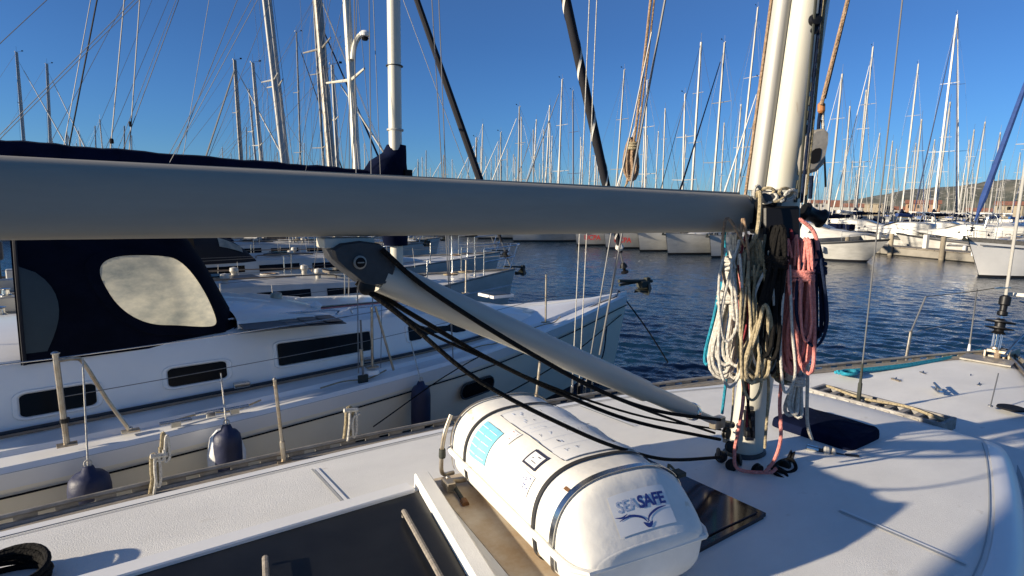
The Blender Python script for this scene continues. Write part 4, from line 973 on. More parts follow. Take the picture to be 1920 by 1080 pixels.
bs_ = patch(.27,.55,PI*.70,PI*.94,'sticker_blue','instruction_sticker')
q = MB()
for k in range(5):
    a = PI*(.735+.045*k)
    for (u0, u1) in ((.30,.40),(.42,.52)):
        vs = [rs(u0,a,.0055), rs(u1,a,.0055), rs(u1,a+.012,.0055), rs(u0,a+.012,.0055)]; q.add(vs, [(0,1,2,3)], 'sticker_white')
q.build('printed_lines', bs_)
sheet = patch(-.42,.50,PI*.30,PI*.62,'sticker_white','service_sheet', off=.0035, nt=10)
q = MB()
def ln_(t0, p0, t1, p1, wd=.0012, m='ink_pale', off=.006):
    N = 6; 
    for i in range(N):
        a = (lerp(t0,t1,i/N), lerp(p0,p1,i/N)); b = (lerp(t0,t1,(i+1)/N), lerp(p0,p1,(i+1)/N)); A_, B_ = rs(*a, off), rs(*b, off); d = (B_-A_).normalized(); up = (A_-V((0,A_.y,.19))).normalized(); s = d.cross(up)*wd
        q.add([A_-s, A_+s, B_+s, B_-s], [(0,1,2,3)], m)
for tq in (-.42,.50): ln_(tq, PI*.30, tq, PI*.62)
ln_(-.42,PI*.62,.5,PI*.62,.0018,'ink'); ln_(-.42,PI*.30,.5,PI*.30)
for k in range(1,6): ln_(-.36+.143*k, PI*.30, -.36+.143*k, PI*.60, .0008)
ln_(-.36,PI*.46,.5,PI*.46,.0008)
rn = random.Random(3)
for k in range(46):
    tq = rn.choice([-.33+.143*j for j in range(6)])+rn.uniform(0,.05); pq = PI*rn.uniform(.32,.58); ln_(tq, pq, tq+rn.uniform(.02,.05), pq, rn.uniform(.001,.0025), rn.choice(['ink_pale','ink_pale','ink']))
q.build('printed_form', sheet)
q = MB()
fr = patch(-.32,-.13,PI*.655,PI*.765,'ink','label_frame', off=.0045)
q2 = patch(-.30,-.15,PI*.67,PI*.75,'sticker_white','label_centre', off=.006, parent=fr)
q = MB()
for k in range(9): tq = -.28+.02*(k % 5); pq = PI*(.685+.02*(k//3)); ln_(tq, pq, tq+.018, pq+.01, .002, rn.choice(['ink_pale','ink']), .0075)
q.build('label_print', fr)
qs = patch(-.37,-.20,PI*.79,PI*.90,'sticker_white','small_sticker', off=.0045)
q = MB()
for k in range(26): tq = rn.uniform(-.355,-.23); pq = PI*rn.uniform(.80,.885); ln_(tq, pq, tq+rn.uniform(-.02,.02), pq+rn.uniform(-.03,.03), .002, rn.choice(['ink_blue','ink_pale','ink_blue']), .006)
q.build('sticker_print', qs)
qs = patch(.10,.24,PI*.64,PI*.74,'sticker_white','certificate_sticker', off=.0045); q = MB()
for k in range(16): tq = rn.uniform(.115,.21); pq = PI*rn.uniform(.65,.725); ln_(tq, pq, tq+.02, pq, .0012, rn.choice(['ink_red','ink_pale','ink_pale']), .006)
q.build('sticker_print', qs)
q = MB()
for k in range(14): tq = -.30+rn.uniform(0,.035); pq = PI*(.36+rn.uniform(0,.02)); ln_(tq, pq, tq+.01, pq+.004, .003, 'ink', .0075)
q.build('round_stamp', sheet)
# rust mark
patch(-.66,-.60,PI*.72,PI*.74,'rust','rust_mark', off=.003, nt=2, npn=2)
# ---- logo on the near end: SEA SAFE with a bird (two gull wings)
LA, LB = rs(-.82, PI/2, .004), rs(-.97, PI/2, .004); LU = (LA-LB).normalized(); LT = math.atan2(LU.z, LU.y); LC = (LA+LB)/2
def text(s, size, loc, m, parent, bold=0.0, rx=PI/2, rz=0, shear=0.0, spacing=1.0, name='lettering'):
    c = bpy.data.curves.new('t', 'FONT'); c.body = s; c.size = size; c.offset = bold; c.extrude = .0006; c.shear = shear; c.space_character = spacing; c.align_x = 'CENTER'
    o = bpy.data.objects.new('t', c); COL.objects.link(o); dg = bpy.context.evaluated_depsgraph_get(); me = bpy.data.meshes.new_from_object(o.evaluated_get(dg)); bpy.data.objects.remove(o)
    me.materials.clear(); me.materials.append(MATS[m]); me.name = name
    o = bpy.data.objects.new(name, me); COL.objects.link(o); o.parent = parent; o.location = loc; o.rotation_euler = (rx, 0, rz); return o
LS = (LA-LB).length
def onface(x, v, off=.004):
    t = max(-.985, lerp(-.97,-.82, v/LS+.5)); lo, hi = .2, PI-.2
    for _ in range(24):
        m_ = (lo+hi)/2
        if rs(t, m_).x > x: lo = m_
        else: hi = m_
    p = rs(t, lo); nrm = V((rs(t,lo).x*.6, -LU.z, LU.y)).normalized(); return p+nrm*off
q = MB(); n_ = 12; q.add([onface(lerp(-.135,.150,i/n_), lerp(-.075,.082,j/n_), .003) for i in range(n_+1) for j in range(n_+1)], [(i*(n_+1)+j, (i+1)*(n_+1)+j, (i+1)*(n_+1)+j+1, i*(n_+1)+j+1) for i in range(n_) for j in range(n_)], 'sticker_white'); lg = q.build('logo_sticker', raft, ang=80)
def wrap(o, dx=0.0, dy=0.0, off=.0042):
    for v_ in o.data.vertices: v_.co = onface(v_.co.x+dx, v_.co.y+dy, off+(.0004 if v_.co.z > 0 else 0))
    o.location = (0,0,0); o.rotation_euler = (0,0,0)
wrap(text('SEA', .060, (0,0,0), 'ink_pale', lg, bold=.0010, spacing=1.05, rx=0), -.060, .012)
wrap(text('SAFE', .066, (0,0,0), 'ink_blue', lg, bold=.0022, spacing=.98, rx=0), .065, .008)
q = MB()
def stroke(pts, w0, m='ink_blue'):
    P_ = crv([V((a,0,b)) for a, b in pts], 6); n = len(P_); vs = []
    for i, p_ in enumerate(P_):
        d = (P_[min(i+1,n-1)]-P_[max(0,i-1)]).normalized(); s = V((-d.z,0,d.x))*w0*math.sin(PI*min(.97,max(.03,i/(n-1))))**.6; vs += [onface(p_.x+s.x, p_.z+s.z-.222, .0046), onface(p_.x-s.x, p_.z-s.z-.222, .0046)]
    q.add(vs, [(2*i,2*i+1,2*i+3,2*i+2) for i in range(n-1)], m)
stroke([(-.115,.205),(-.06,.212),(-.01,.196),(.012,.172)], .0045); stroke([(.012,.172),(.03,.195),(.075,.212),(.125,.218)], .0045); stroke([(-.01,.176),(.012,.160),(.035,.172)], .008); stroke([(-.13,.222),(-.10,.215),(-.07,.222)], .003)
q.build('bird_emblem', lg)
# cradle: stained pad, tube frame, wooden chock
cr = tag(empty('raft_cradle', (-1.44,.05,1.355), RA), 'stainless tube cradle with rust-stained pad under the life raft canister', 'cradle')
q = MB(); q.box((-.10,.0,.018), (.64,1.38,.03), 'stained_pad'); q.build('pad', cr)
for s in (-1,1):
    q = MB(); q.tube(crv([(-.36,s*.55,.02),(-.36,s*.55,.10),(-.30,s*.55,.06),(.30,s*.55,.06),(.36,s*.55,.10)],4), .013, 'stainless_dull', n=10); q.build('cross_tube', cr)
q = MB(); q.tube(crv([(-.30,.62,.08),(-.375,.60,.10),(-.385,.585,.22),(-.37,.58,.34),(-.33,.585,.44)],5), .012, 'stainless_dull', n=10); q.box((-.37,.52,.07), (.05,.10,.05), 'stainless_dull'); q.lathe((-.383,.583,.20),(0,0,1),[(.018,0),(.02,.01),(.018,.05)], 'galvanised', n=12); q.build('release_lever', cr)
q = MB(); q.tube([(-.345,.50,.06),(-.35,.36,.045)], .012, 'galvanised', n=8); q.tube([(-.35,.36,.045),(-.352,.32,.04)], .020, 'rust', n=8); q.build('rusty_bolt', cr)
q = MB(); q.box((.20,-.60,.10), (.07,.05,.14), 'wood_orange'); q.build('wooden_chock', cr)
q = MB(); q.tube(crv([(.33,-.50,.42),(.36,-.45,.40),(.37,-.38,.41),(.35,-.42,.37),(.33,-.46,.40)],5), .006, 'rope_olive', n=6); q.box((.315,-.50,.43),(.05,.05,.02),'galvanised'); q.build('lashing', cr)
# ================================================================== NEIGHBOUR with the navy sprayhood
n1 = tag(empty('sailing_yacht', (0,5.0,0), .045), 'cream white sailing yacht alongside with navy sprayhood, oval clear window and dark cabin windows', 'sailing yacht')
nm0 = (-.02,-.14)
NL = Matrix.Translation((0,5.0,0)) @ Matrix.Rotation(.045, 4, 'Z'); NI = NL.inverted()
def nl(p): return NI @ V(p)
NB = [(-7.0,1.45),(-6,1.75),(-5,1.93),(-3.8,1.97),(-2.6,1.90),(-1.4,1.77),(-.4,1.60),(.4,1.45),(1.4,1.16),(2.4,.83),(3.3,.50),(4.1,.20),(4.62,.03)]
NZ = [(-7,1.12),(-3.8,1.14),(-1.4,1.17),(1,1.22),(3,1.29),(4.62,1.38)]
nst = sm_st(NB, NZ, -7, 4.62, 40)
add_hull(n1, nst, 'hull_grey', rake=.30, stripe='gelcoat')
# deck with bulwark moulding
q = MB(); secs = []
for x, b, z in nst:
    b = max(b-.005,.01); pr = [(b,z),(b-.03,z+.035),(max(b-.07,b*.5),z+.035),(max(b-.10,b*.45),z+.0),(max(b-.30,b*.35),z+.01),(max(b-.33,b*.33),z+.045),(b*.2,z+.08),(0,z+.085)]
    pr = sorted(pr, key=lambda a: -a[0]); secs.append([(x,a,c) for a,c in pr]+[(x,-a,c) for a,c in pr[::-1][1:]])
q.loft(secs, 'gelcoat', closed=False, flip=True); q.build('deck', n1)
q = MB(); q.tube([(x,-(b+.004),z-.16) for x,b,z in nst], .008, 'black_matt', n=5); q.tube([(x,(b+.004),z-.16) for x,b,z in nst], .008, 'black_matt', n=5); q.build('hull_line', n1)
RW = [(-5.2,1.30),(-4.4,1.27),(-3.3,1.20),(-2,1.13),(-1,1.05),(0,.95),(.8,.80),(1.6,.58),(2.3,.32)]
RH = [(-5.2,.55),(-4,.57),(-2.6,.55),(-1,.50),(.3,.42),(1.2,.28),(1.9,.12),(2.3,.03)]
rt = [(x, smooth(RW,x), smooth(RH,x), smooth(NZ,x)+.02) for x in [-5.2+i*7.5/26 for i in range(27)]]
croof = add_roof(n1, rt, 'gelcoat', cam=.06)
def nsf(s):
    def f(x, t):
        wd, h, z = smooth(RW,x), smooth(RH,x), smooth(NZ,x)+.02; pr = roof_profile(wd, h, .06)
        zz = t*h; y = interp([(b_, -a_) for a_, b_ in pr[:6]], zz); return V((x, s*-y, z+zz)), V((0, s, .28)).normalized()
    return f
fs_ = nsf(-1)
def npx(px0, px1): # window ends from pixels on the cabin side
    a, b = nl(at(px0[0],px0[1],y=3.8)), nl(at(px1[0],px1[1],y=3.85)); return a.x, b.x
for (a, b, t0, t1) in ((-3.78,-3.30,.20,.50),(-2.78,-2.30,.26,.54),(-1.82,-.80,.30,.70),(-.30,.58,.34,.70)):
    side_patch(croof, fs_, a, b, t0*.54 if False else t0, t1, .05 if b-a < .7 else .03, 'window_dark', 'window', off=.004, frame=('gelcoat',.05), slant=.0)
fp_ = nsf(1)
for (a, b, t0, t1) in ((-3.86,-3.36,.26,.62),(-2.86,-2.36,.34,.66),(-1.90,-.90,.40,.82)): side_patch(croof, lambda x,t: fp_(x,t), a, b, t0, t1, .05, 'window_dark', 'window', off=.004)
# tracks, gutter, handrails
q = MB(); q.tube([(x, -(smooth(RW,x)+.06), smooth(NZ,x)+.065) for x in [-5.5+i*.4 for i in range(18)]], .016, 'casting', n=6); q.build('jib_track', n1)
q = MB(); q.tube([(x, -(smooth(RW,x)+.16), smooth(NZ,x)+.07) for x in [-5.8+i*.4 for i in range(19)]], .012, 'teak', n=6); q.build('teak_strip', n1)
for xa, xb_ in ((-2.4,-1.1),(-.9,.3)):
    q = MB(); yy = lambda x: -(smooth(RW,x)-.30); zz = lambda x: smooth(NZ,x)+smooth(RH,x)+.05
    q.tube(crv([(xa,yy(xa),zz(xa)),(xa+.06,yy(xa),zz(xa)+.06),(xb_-.06,yy(xb_),zz(xb_)+.06),(xb_,yy(xb_),zz(xb_))],3), .012, 'stainless', n=6); q.build('grab_rail', croof)
# flexible solar panel
q = MB(); c = nl(at(548,608,z=1.74)); 
X_ = V((1,-.08,-.03)).normalized(); q.box((c.x, c.y, 1.755), (.95,.42,.008), 'casting', ax=(X_, UP.cross(X_).normalized(), X_.cross(UP.cross(X_).normalized()))); sp = q.build('solar_panel', croof)
for k in range(5):
    q = MB()
    for j in range(2): q.box((c.x-.37+k*.185, c.y-.1+j*.2, 1.761), (.165,.18,.003), 'acrylic', ax=(X_, UP.cross(X_).normalized(), X_.cross(UP.cross(X_).normalized())))
    q.build('solar_cell', sp)
# deck hatches and vent
for px, py, d in ((930,553,.45),(668,560,.30)):
    c = nl(at(px,py,z=1.62 if px < 800 else 1.40)); q = MB(); q.box((c.x,c.y,c.z), (d,d,.05), 'gelcoat'); q.box((c.x,c.y,c.z+.028), (d*.82,d*.82,.012), 'acrylic'); q.build('deck_hatch', croof)
q = MB(); c = nl(at(518,553,z=1.86)); q.lathe((c.x,c.y,1.68),(0,0,1),[(.05,0),(.05,.12),(.07,.15),(.06,.20),(.0,.22)], 'vinyl', n=14); q.build('dorade_vent', croof)
# moulded cowl forward of the sprayhood
q = MB(); secs = []
for i in range(8):
    x = -2.15+i*.17; hh = .16*math.cos(i/7*PI/2)+.01; secs.append([(x, .95*math.cos(a)*(1-.02*i), smooth(NZ,x)+smooth(RH,x)+.03+hh*abs(math.sin(a))**.5) for a in [PI*k/16 for k in range(17)]])
q.loft(secs, 'gelcoat', closed=False, flip=True); q.build('splash_moulding', croof)
for x_, y_ in ((-2.35,-.62),(-2.05,-.50),(-1.2,-.45),(.05,-.30)):
    q = MB(); z_ = smooth(NZ,x_)+smooth(RH,x_)+.06; q.lathe((x_,y_,z_-.02),(0,0,1),[(.075,0),(.08,.02),(.05,.04),(.05,.09),(.07,.11),(.02,.12)] if x_ < -2 else [(.05,0),(.05,.05),(.07,.08),(.0,.13)],'stainless' if x_ < -2 else 'gelcoat',n=14); q.build('winch' if x_ < -2 else 'vent', croof)
for k in range(4):
    q = MB(); y0_ = -.30-.05*k; q.tube(crv([(-1.95,y0_-.1,smooth(NZ,-1.95)+smooth(RH,-1.95)+.08),(-1.2,y0_,smooth(NZ,-1.2)+smooth(RH,-1.2)+.075),(-.3,y0_*.7,smooth(NZ,-.3)+smooth(RH,-.3)+.075),(nm0[0]-.05,nm0[1]-.05*k,1.72)],5),.008,('rope_white','rope_beige','rope_navy','rope_salmon')[k],n=5); q.build('deck_line', croof)
q = MB()
for k in range(3): q.tube([(-5.0+.35*k+math.cos(a)*(.16-.02*k), -1.55+math.sin(a)*.10, smooth(NZ,-5)+.04+.015*k) for a in [2*PI*j/16 for j in range(16)]],.010,'rope_white',n=6,closed=True)
for xx_ in (-2.9,-1.6,.3,1.7): q.tube(crv([(xx_,-(smooth(NB,xx_)-.22),smooth(NZ,xx_)+.04),(xx_+.25,-(smooth(NB,xx_)-.27),smooth(NZ,xx_)+.05),(xx_+.5,-(smooth(NB,xx_+.5)-.18),smooth(NZ,xx_)+.04),(xx_+.75,-(smooth(NB,xx_+.7)-.25),smooth(NZ,xx_+.7)+.05)],4),.008,'rope_beige',n=5)
q.build('loose_line', n1)
for xx_ in (-4.4,-2.2,-.9,.9): 
    q = MB(); q.box((xx_,-(smooth(RW,xx_)+.06),smooth(NZ,xx_)+.095),(.14,.05,.05),'stainless'); q.build('jib_car', n1)
# hull window and scuppers
def hsf(x, t):
    b = smooth(NB,x); z = smooth(NZ,x); zz = .1+t*(z-.1); f = interp([(0.12,.955),(z*.35,.975),(z*.65,.99),(z,1.0)], zz); return V((x, -b*f-.004, zz)), V((smooth(NB,x-.1)-smooth(NB,x+.1), -.2, 0)).normalized()*-1 if False else V((0,-1,0))
c0 = nl(at(852,735,y=3.63)); c1 = nl(at(912,722,y=3.68))
side_patch(n1, hsf, c0.x, c1.x+.05, .60, .74, .075, 'window_dark', 'hull_window', off=.012, frame=('casting',.02))
# sprayhood
HZ = lambda x: smooth(NZ,x)+smooth(RH,max(x,-5))-.02
def hood(u, a, off=0.0):
    """u 0 front .. 1 aft ; a 0 starboard side .. pi port"""
    x = -2.0-1.75*u; h = .98*(math.sin(min(1,u/.36)*PI/2)**1.25)+.12*u if u > 0 else 0
    h += .03; ww = lerp(.92,1.16,u**.6); ca, sa = math.cos(a), math.sin(a)
    p = V((x+.50*(1-abs(sa))*(-1)*(1-u)*.5, -ww*math.copysign(abs(ca)**.62, ca), HZ(x)+h*abs(sa)**.80-.02*(1-abs(sa))))
    n_ = V((.35*(1-u)+.05, -ca*.9, sa+.1)).normalized(); return p+n_*off
q = MB(); NU, NA = 22, 40
def in_win(u, a):
    for ca_ in (.42, PI-.42):
        dy = (a-ca_)/.35; dx = (u-.385-.10*dy)/.29
        if abs(dx)**2.5+abs(dy)**2.5 < .86: return True
    return False
NU, NA = 60, 120
vs = [hood(i/NU, PI*k/NA) for i in range(NU+1) for k in range(NA+1)]
q.add(vs, [(i*(NA+1)+k, i*(NA+1)+k+1, (i+1)*(NA+1)+k+1, (i+1)*(NA+1)+k) for i in range(NU) for k in range(NA) if not in_win((i+.5)/NU, PI*(k+.5)/NA)], 'hood_canvas')
hd = q.build('sprayhood', n1, ang=70)
def hpatch(cu, ca_, ru, ra, m, name, parent, off, shape=None, N=36, rings=6, seg=None):
    q = MB(); vs = [hood(cu, ca_, off)]
    for r_ in range(1, rings+1):
        for k in range(N):
            t = 2*PI*k/N; e = 2.5; x = math.copysign(abs(math.cos(t))**(2/e), math.cos(t)); y = math.copysign(abs(math.sin(t))**(2/e), math.sin(t))
            vs.append(hood(cu+(ru*x+.10*y)*r_/rings, ca_+ra*y*r_/rings, off))
    fs = [(0, 1+k, 1+(k+1) % N) for k in range(N)]+[(1+(r_-1)*N+k, 1+r_*N+k, 1+r_*N+(k+1) % N, 1+(r_-1)*N+(k+1) % N) for r_ in range(1,rings) for k in range(N)]
    q.add(vs, fs, m); return q.build(name, parent, ang=80)
hpatch(.385,.42,.29,.35,'vinyl','oval_window',hd,.012)
hpatch(.385,PI-.42,.29,.35,'vinyl','oval_window',hd,.012)
for c_ in (.42, PI-.42):
    q = MB(); secs = []
    for k in range(73):
        t = 2*PI*k/72; x = math.copysign(abs(math.cos(t))**.8, math.cos(t)); y = math.copysign(abs(math.sin(t))**.8, math.sin(t))
        secs.append([hood(.385+(.29*x+.10*y)*r_, c_+.35*y*r_, o_) for r_, o_ in ((.88,.013),(.89,.020),(1.06,.020),(1.08,.002))])
    q.loft(secs, 'hood_canvas', closed=False); q.build('window_binding', hd)
q = MB()
for u in (.02,.985): q = MB(); q.tube([hood(u, PI*k/20, .012) for k in range(21)], .014, 'black_canvas', n=6); q.build('hood_seam', hd)
# paler patch on the hood's after edge: light through canvas, put into its colour
q = MB(); q.loft([[hood(lerp(.985-.15*math.sin(PI*(.15+.85*j/10))**.6, .985, i/8), lerp(.04,.62,j/10), .010) for j in range(11)] for i in range(9)], 'teal_backlit_canvas', closed=False); q.build('backlit_panel', hd)
q = MB(); 
def curt(i, j): 
    u, v = i/8, j/8; a = V((-3.72,-1.12,2.25)); x = -3.70-.22*u; z = lerp(2.62-.15*u, 1.62, v); y = -1.12-.10*math.sin(v*PI/2)-.02*math.sin(i*2.0+v*3); return V((x, y, z))
# mast and rig
nm = nl((-.02,4.86,1.6)); nt_ = nl(at(738,0,y=4.8)); k_ = (13-1.6)/(nt_.z-1.6)
nrake = (nt_.x-nm.x)*k_, (nt_.y-nm.y)*k_
nmast = V((nm.x, nm.y, 0))
q = MB(); a = V((nm.x,nm.y,1.62)); b = a+V((nrake[0],nrake[1],11.6)); q.tube([a,b],.098,'mast_cream',n=18,flat=.8); mst = q.build('mast', n1)
q = MB(); q.lathe(a.lerp(b,.19), (0,0,1), [(.099,0),(.103,.004),(.103,.02),(.099,.024)],'mast_light',n=18); q.lathe(a.lerp(b,.255), (0,0,1), [(.099,0),(.104,.004),(.104,.01),(.099,.014)],'casting',n=18); q.build('mast_band', mst)
for fr in (.42,.72): q = MB(); spreaders(q, a, b, fr, .95 if fr < .5 else .7, 'mast_alu'); q.build('spreader', mst)
# boom + sail cover
q = MB(); bm0 = V((nm.x-.12, nm.y, 2.98)); bm1 = V((nm.x-4.6, nm.y-.08, 3.12)); q.tube([bm0,bm1],.075,'mast_alu',n=12); nb = q.build('boom', n1)
q = MB(); secs = []; N = 40
for i in range(N+1):
    t = i/N; c = bm0.lerp(bm1,t); c.z += .145; hh = .18-.04*t+.006*math.sin(i*1.1)+.004*math.sin(i*3.3); wd = .15*(1+.08*math.sin(i*1.3))
    secs.append([c+V((0, wd*math.sin(a_), hh*math.cos(a_)+(.03 if math.cos(a_) > .8 else 0))) for a_ in [2*PI*k/14 for k in range(14)]])
q.loft(secs,'navy_canvas',c0=True,c1=True,flip=True)
secs = []
for zz, ra, rb, ox in ((2.42,.15,.14,-.02),(2.7,.19,.15,-.06),(3.0,.25,.16,-.12),(3.3,.30,.17,-.15),(3.45,.24,.16,-.10),(3.56,.15,.13,-.02),(3.66,.12,.11,0)):
    secs.append([V((nm.x+ox+ra*math.cos(a_)*(1+.06*math.sin(3*a_+zz*9)), nm.y+rb*math.sin(a_), zz)) for a_ in [2*PI*k/16 for k in range(16)]])
q.loft(secs,'navy_canvas',c0=True,c1=True); sc = q.build('sail_cover', nb)
q = MB(); q.box((nm.x+.08,nm.y-.15,3.30),(.10,.05,.12),'black_matt'); q.build('cover_strap', sc); q = MB(); q.box((nm.x+.22,nm.y-.10,3.02),(.16,.08,.06),'black_matt'); q.build('cover_strap', sc)
q = MB(); cpx = nl(at(715,740,y=3.45)); wr = .006
for fr, s in ((.42,-1),(.42,1),(.72,1),(.97,-1)): q.tube([V((nm.x+.05*s, s*1.52, 1.25)), a.lerp(b,fr)+V((0,s*(.9 if fr < .9 else 0),0))], wr, 'wire', n=5)
for px, tx, y_ in ((672,664,3.5),(700,692,3.6)): q.tube([nl(at(px,700,y=y_)), nl(at(tx,0,y=y_+.55))], .006, 'wire', n=5)
q.tube([nl(at(700,0,y=4.0)), nl(at(718,440,y=4.3)), nl(at(714,690,y=3.55))], .004,'wire', n=5)
q.tube([V((-6.9,0,1.2)), b], wr, 'wire', n=5)
for s in (-1,1):
    for t in (.25,.55,.85): q.tube([bm0.lerp(bm1,t)+V((0,s*.15,.1)), a.lerp(b,.55)+V((0,s*.3,0))], .003, 'wire', n=4)
q.build('shrouds', n1)
# forestay with dark furled genoa and white spiral
fa = nl(at(1172,512,y=5.2)); fbt = nl(at(1062,4,y=5.05)); D_ = (fbt-fa)
q = MB(); N = 60; pts = [fa+D_*(.09+i*(2.0/N)) for i in range(N+1)]; q.tube(pts, [.038+.035*min(1,i/9) for i in range(N+1)], 'black_canvas', n=12); q.tube([fa, pts[0]], .014, 'wire', n=6)
q.tube([fa+D_*.30, fa+D_*.34], .062, 'black_canvas', n=10); gn = q.build('furled_genoa', n1)
q = MB(); ddx = D_.normalized(); ua = ddx.orthogonal().normalized(); ub = ddx.cross(ua); vs = []
NN = 360
for i in range(NN+1):
    t = .10+i*(1.9/NN); an = t*2*PI*(4.6 if t > .30 else 10)-1.2; rr = .041+.036*min(1,(t-.09)/.3)
    c = fa+D_*t; wv = .020 if t > .42 else .014
    for e in (-1,1): a2 = an+e*wv*1.1/rr; vs.append(c+(ua*math.cos(a2)+ub*math.sin(a2))*rr)
q.add(vs, [(2*i,2*i+1,2*i+3,2*i+2) for i in range(NN)], 'white_cloth'); q.build('spiral_edge', gn)
q = MB(); q.lathe(fa+D_*.0, D_, [(.03,0),(.07,.01),(.07,.03),(.03,.05),(.03,.10),(.07,.12),(.06,.16),(.03,.2)],'black_plastic',n=14); q.lathe(fa+D_*.10, D_, [(.05,0),(.075,.04),(.06,.10)],'white_cloth',n=8); q.build('furling_drum', n1)
q = MB(); anchor(q, nl(at(1192,530,y=5.22)), (1,-.1,.05), s=1.15); q.tube([nl(at(1160,527,y=5.2)), nl(at(1222,527,y=5.2))], .03, 'galvanised', n=8); q.box(nl(at(1205,533,y=5.2)), (.20,.14,.12), 'galvanised'); q.build('bow_anchor', n1)
for pts in ([(1160,545),(1215,620),(1265,700)],[(1162,548),(1240,640),(1265,700)]):
    q = MB(); q.tube(crv([nl(at(a_,b_,y=5.2)) for a_,b_ in pts],5), .012, 'rope_black', n=6); q.build('bow_line', n1); break
q = MB(); P4 = [at(1160,545,y=5.15), at(1140,600,y=5.0), at(1125,680,y=4.7), at(1060,735,y=4.2)]; q.tube(crv([nl(p_) for p_ in P4],6), .012, 'rope_navy', n=6)
q.tube(crv([nl(at(1155,556,y=5.1)), nl(at(1000,620,y=4.5)), nl(at(860,690,y=3.3)), nl(at(700,800,y=2.9))],6), .006, 'rope_black', n=6); q.tube(crv([nl(at(1165,590,y=5.1)), nl(at(1050,680,y=4.0)), nl(at(860,780,y=3.2)), nl(at(660,830,y=2.6))],6), .008, 'rope_black', n=6); q.build('mooring_line', n1)
# stanchions and gate of the neighbour
def nst_(a_, b_, y, nm_='stanchion', r=.0135): 
    q = MB(); p, t = nl(at(*a_,y=y)), nl(at(*b_,y=y)); q.tube([p,t], r, 'stainless_dull', n=8); q.lathe(t,(0,0,1),[(r*1.3,0),(r*1.4,.01),(r*.6,.02)],'stainless',n=8); q.box(p+UP*.01,(.12,.06,.015),'stainless_dull'); return q, p, t
q, p, t = nst_((126,836),(104,664),3.02,r=.019); q.lathe(nl(at(122,792,y=3.02)),(0,0,1),[(.03,0),(.03,.03)],'black_plastic',n=8)
q.tube(crv([nl(at(108,676,y=3.02)), nl(at(140,672,y=3.05)), nl(at(158,682,y=3.08)), nl(at(200,748,y=3.12)), nl(at(244,808,y=3.15))],4), .015, 'stainless_dull', n=8); q.build('gate_stanchion', n1)
q, p, t = nst_((245,810),(244,804),3.15); q.build('stanchion_base', n1)
q, p, t = nst_((698,690),(697,578),3.42,r=.014); q.tube([nl(at(704,575,y=3.42)), nl(at(738,694,y=3.42))], .013,'stainless_dull',n=8); q.lathe(nl(at(697,700,y=3.45)),(0,0,1),[(.08,0),(.07,.04),(.04,.05)],'gelcoat',n=12); q.build('gate_stanchion', n1)
q, p, t = nst_((1023,605),(1024,515),4.15,r=.013); q.build('stanchion', n1)
q, p, t = nst_((873,550),(874,488),6.3,r=.013); q.build('stanchion', n1)
q = MB(); A1, A2, A3, A4 = nl(at(104,672,y=3.02)), nl(at(700,585,y=3.42)), nl(at(1024,520,y=4.15)), nl(at(1150,520,y=5.1))
q.tube([A1+V((-3,-.0,0)),A1], .005,'stainless',n=5); q.tube(bez(A1,A2,.01), .005,'stainless',n=5); q.tube(bez(A2,A3,.01), .005,'stainless',n=5); q.tube([A3,A4], .005,'stainless',n=5)
q.tube(bez(A1-UP*.28,A2-UP*.28,.01), .0035,'wire',n=5); q.tube(bez(A2-UP*.28,A3-UP*.28,.01), .0035,'wire',n=5); q.tube([A3-UP*.28,A4-UP*.25], .0035,'wire',n=5); q.build('lifeline', n1)
# cleats and fairleads
for px, py, y_ in ((395,782,3.25),(440,775,3.2),(330,800,3.15)):
    q = MB(); c = nl(at(px,py,z=1.20)); q.tube([c+V((-.11,0,.045)), c+V((.11,.0,.045))], .014,'stainless',n=8); q.box(c+V((0,0,.02)),(.07,.03,.045),'stainless'); q.build('mooring_cleat', n1)
# paddle-like turnbuckle cover on a shroud
q = MB(); c = nl(at(681,725,y=3.40)); q.box(c,(.10,.03,.24),'galvanised'); q.tube([c+UP*.12, nl(at(676,600,y=3.42))], .010,'wire',n=6); q.tube([nl(at(679,685,y=3.40)), nl(at(677,655,y=3.41))], .020,'stainless_dull',n=8); q.build('hanging_plate', n1)
# ================================================================== FENDERS (own group, each its own)
def fender(top, L_, r, label, rope_top, m='fender_navy', m2='fender_white', vertical_cover=False, cat='fender'):
    top = V(top); f = tag(empty('fender', top), label, cat, 'fenders hanging between the two nearest yachts')
    q = MB(); pr = [(.012,.045),(.03,.04),(.045,.0),(r*.70,-.012),(r*.92,-.045),(r,-.11),(r,-L_+.15),(r*.86,-L_+.06),(r*.5,-L_+.01),(.02,-L_)]
    q.lathe((0,0,0),(0,0,1),pr[::-1], m, n=24); o = q.build('body', f, ang=60)
    q = MB(); q.lathe((0,0,.0),(0,0,1),[(.034,-.004),(.030,.018),(.018,.034),(.008,.036)], m2, n=16); q.build('eye', f)
    q = MB(); q.tube([V((0,0,.04)), V(rope_top)-top], .006, 'rope_white', n=6)
    q.tube([V((.02*math.cos(a_),.02*math.sin(a_)*.3,.06+.02*math.sin(a_))) for a_ in [2*PI*k/10 for k in range(10)]], .006,'rope_white',n=6,closed=True); q.build('lanyard', f); return f
fender(at(166,885,y=2.62), .60, .125, 'navy fender farthest left, hanging on a long white lanyard in front of the cream hull', at(155,672,y=3.0))
f2 = fender(at(425,806,y=2.78), .60, .105, 'middle navy fender with white showing on both sides of its loose cover', at(414,700,y=3.15))
q = MB(); q.lathe((-.045,.04,0),(0,0,1),[(.02,-.6),(.09,-.55),(.095,-.2),(.07,-.06),(.02,-.0)],'fender_white',n=18); q.lathe((.05,.045,0),(0,0,1),[(.02,-.6),(.085,-.55),(.09,-.2),(.06,-.10),(.02,-.07)],'fender_white',n=18); q.build('bare_side', f2)
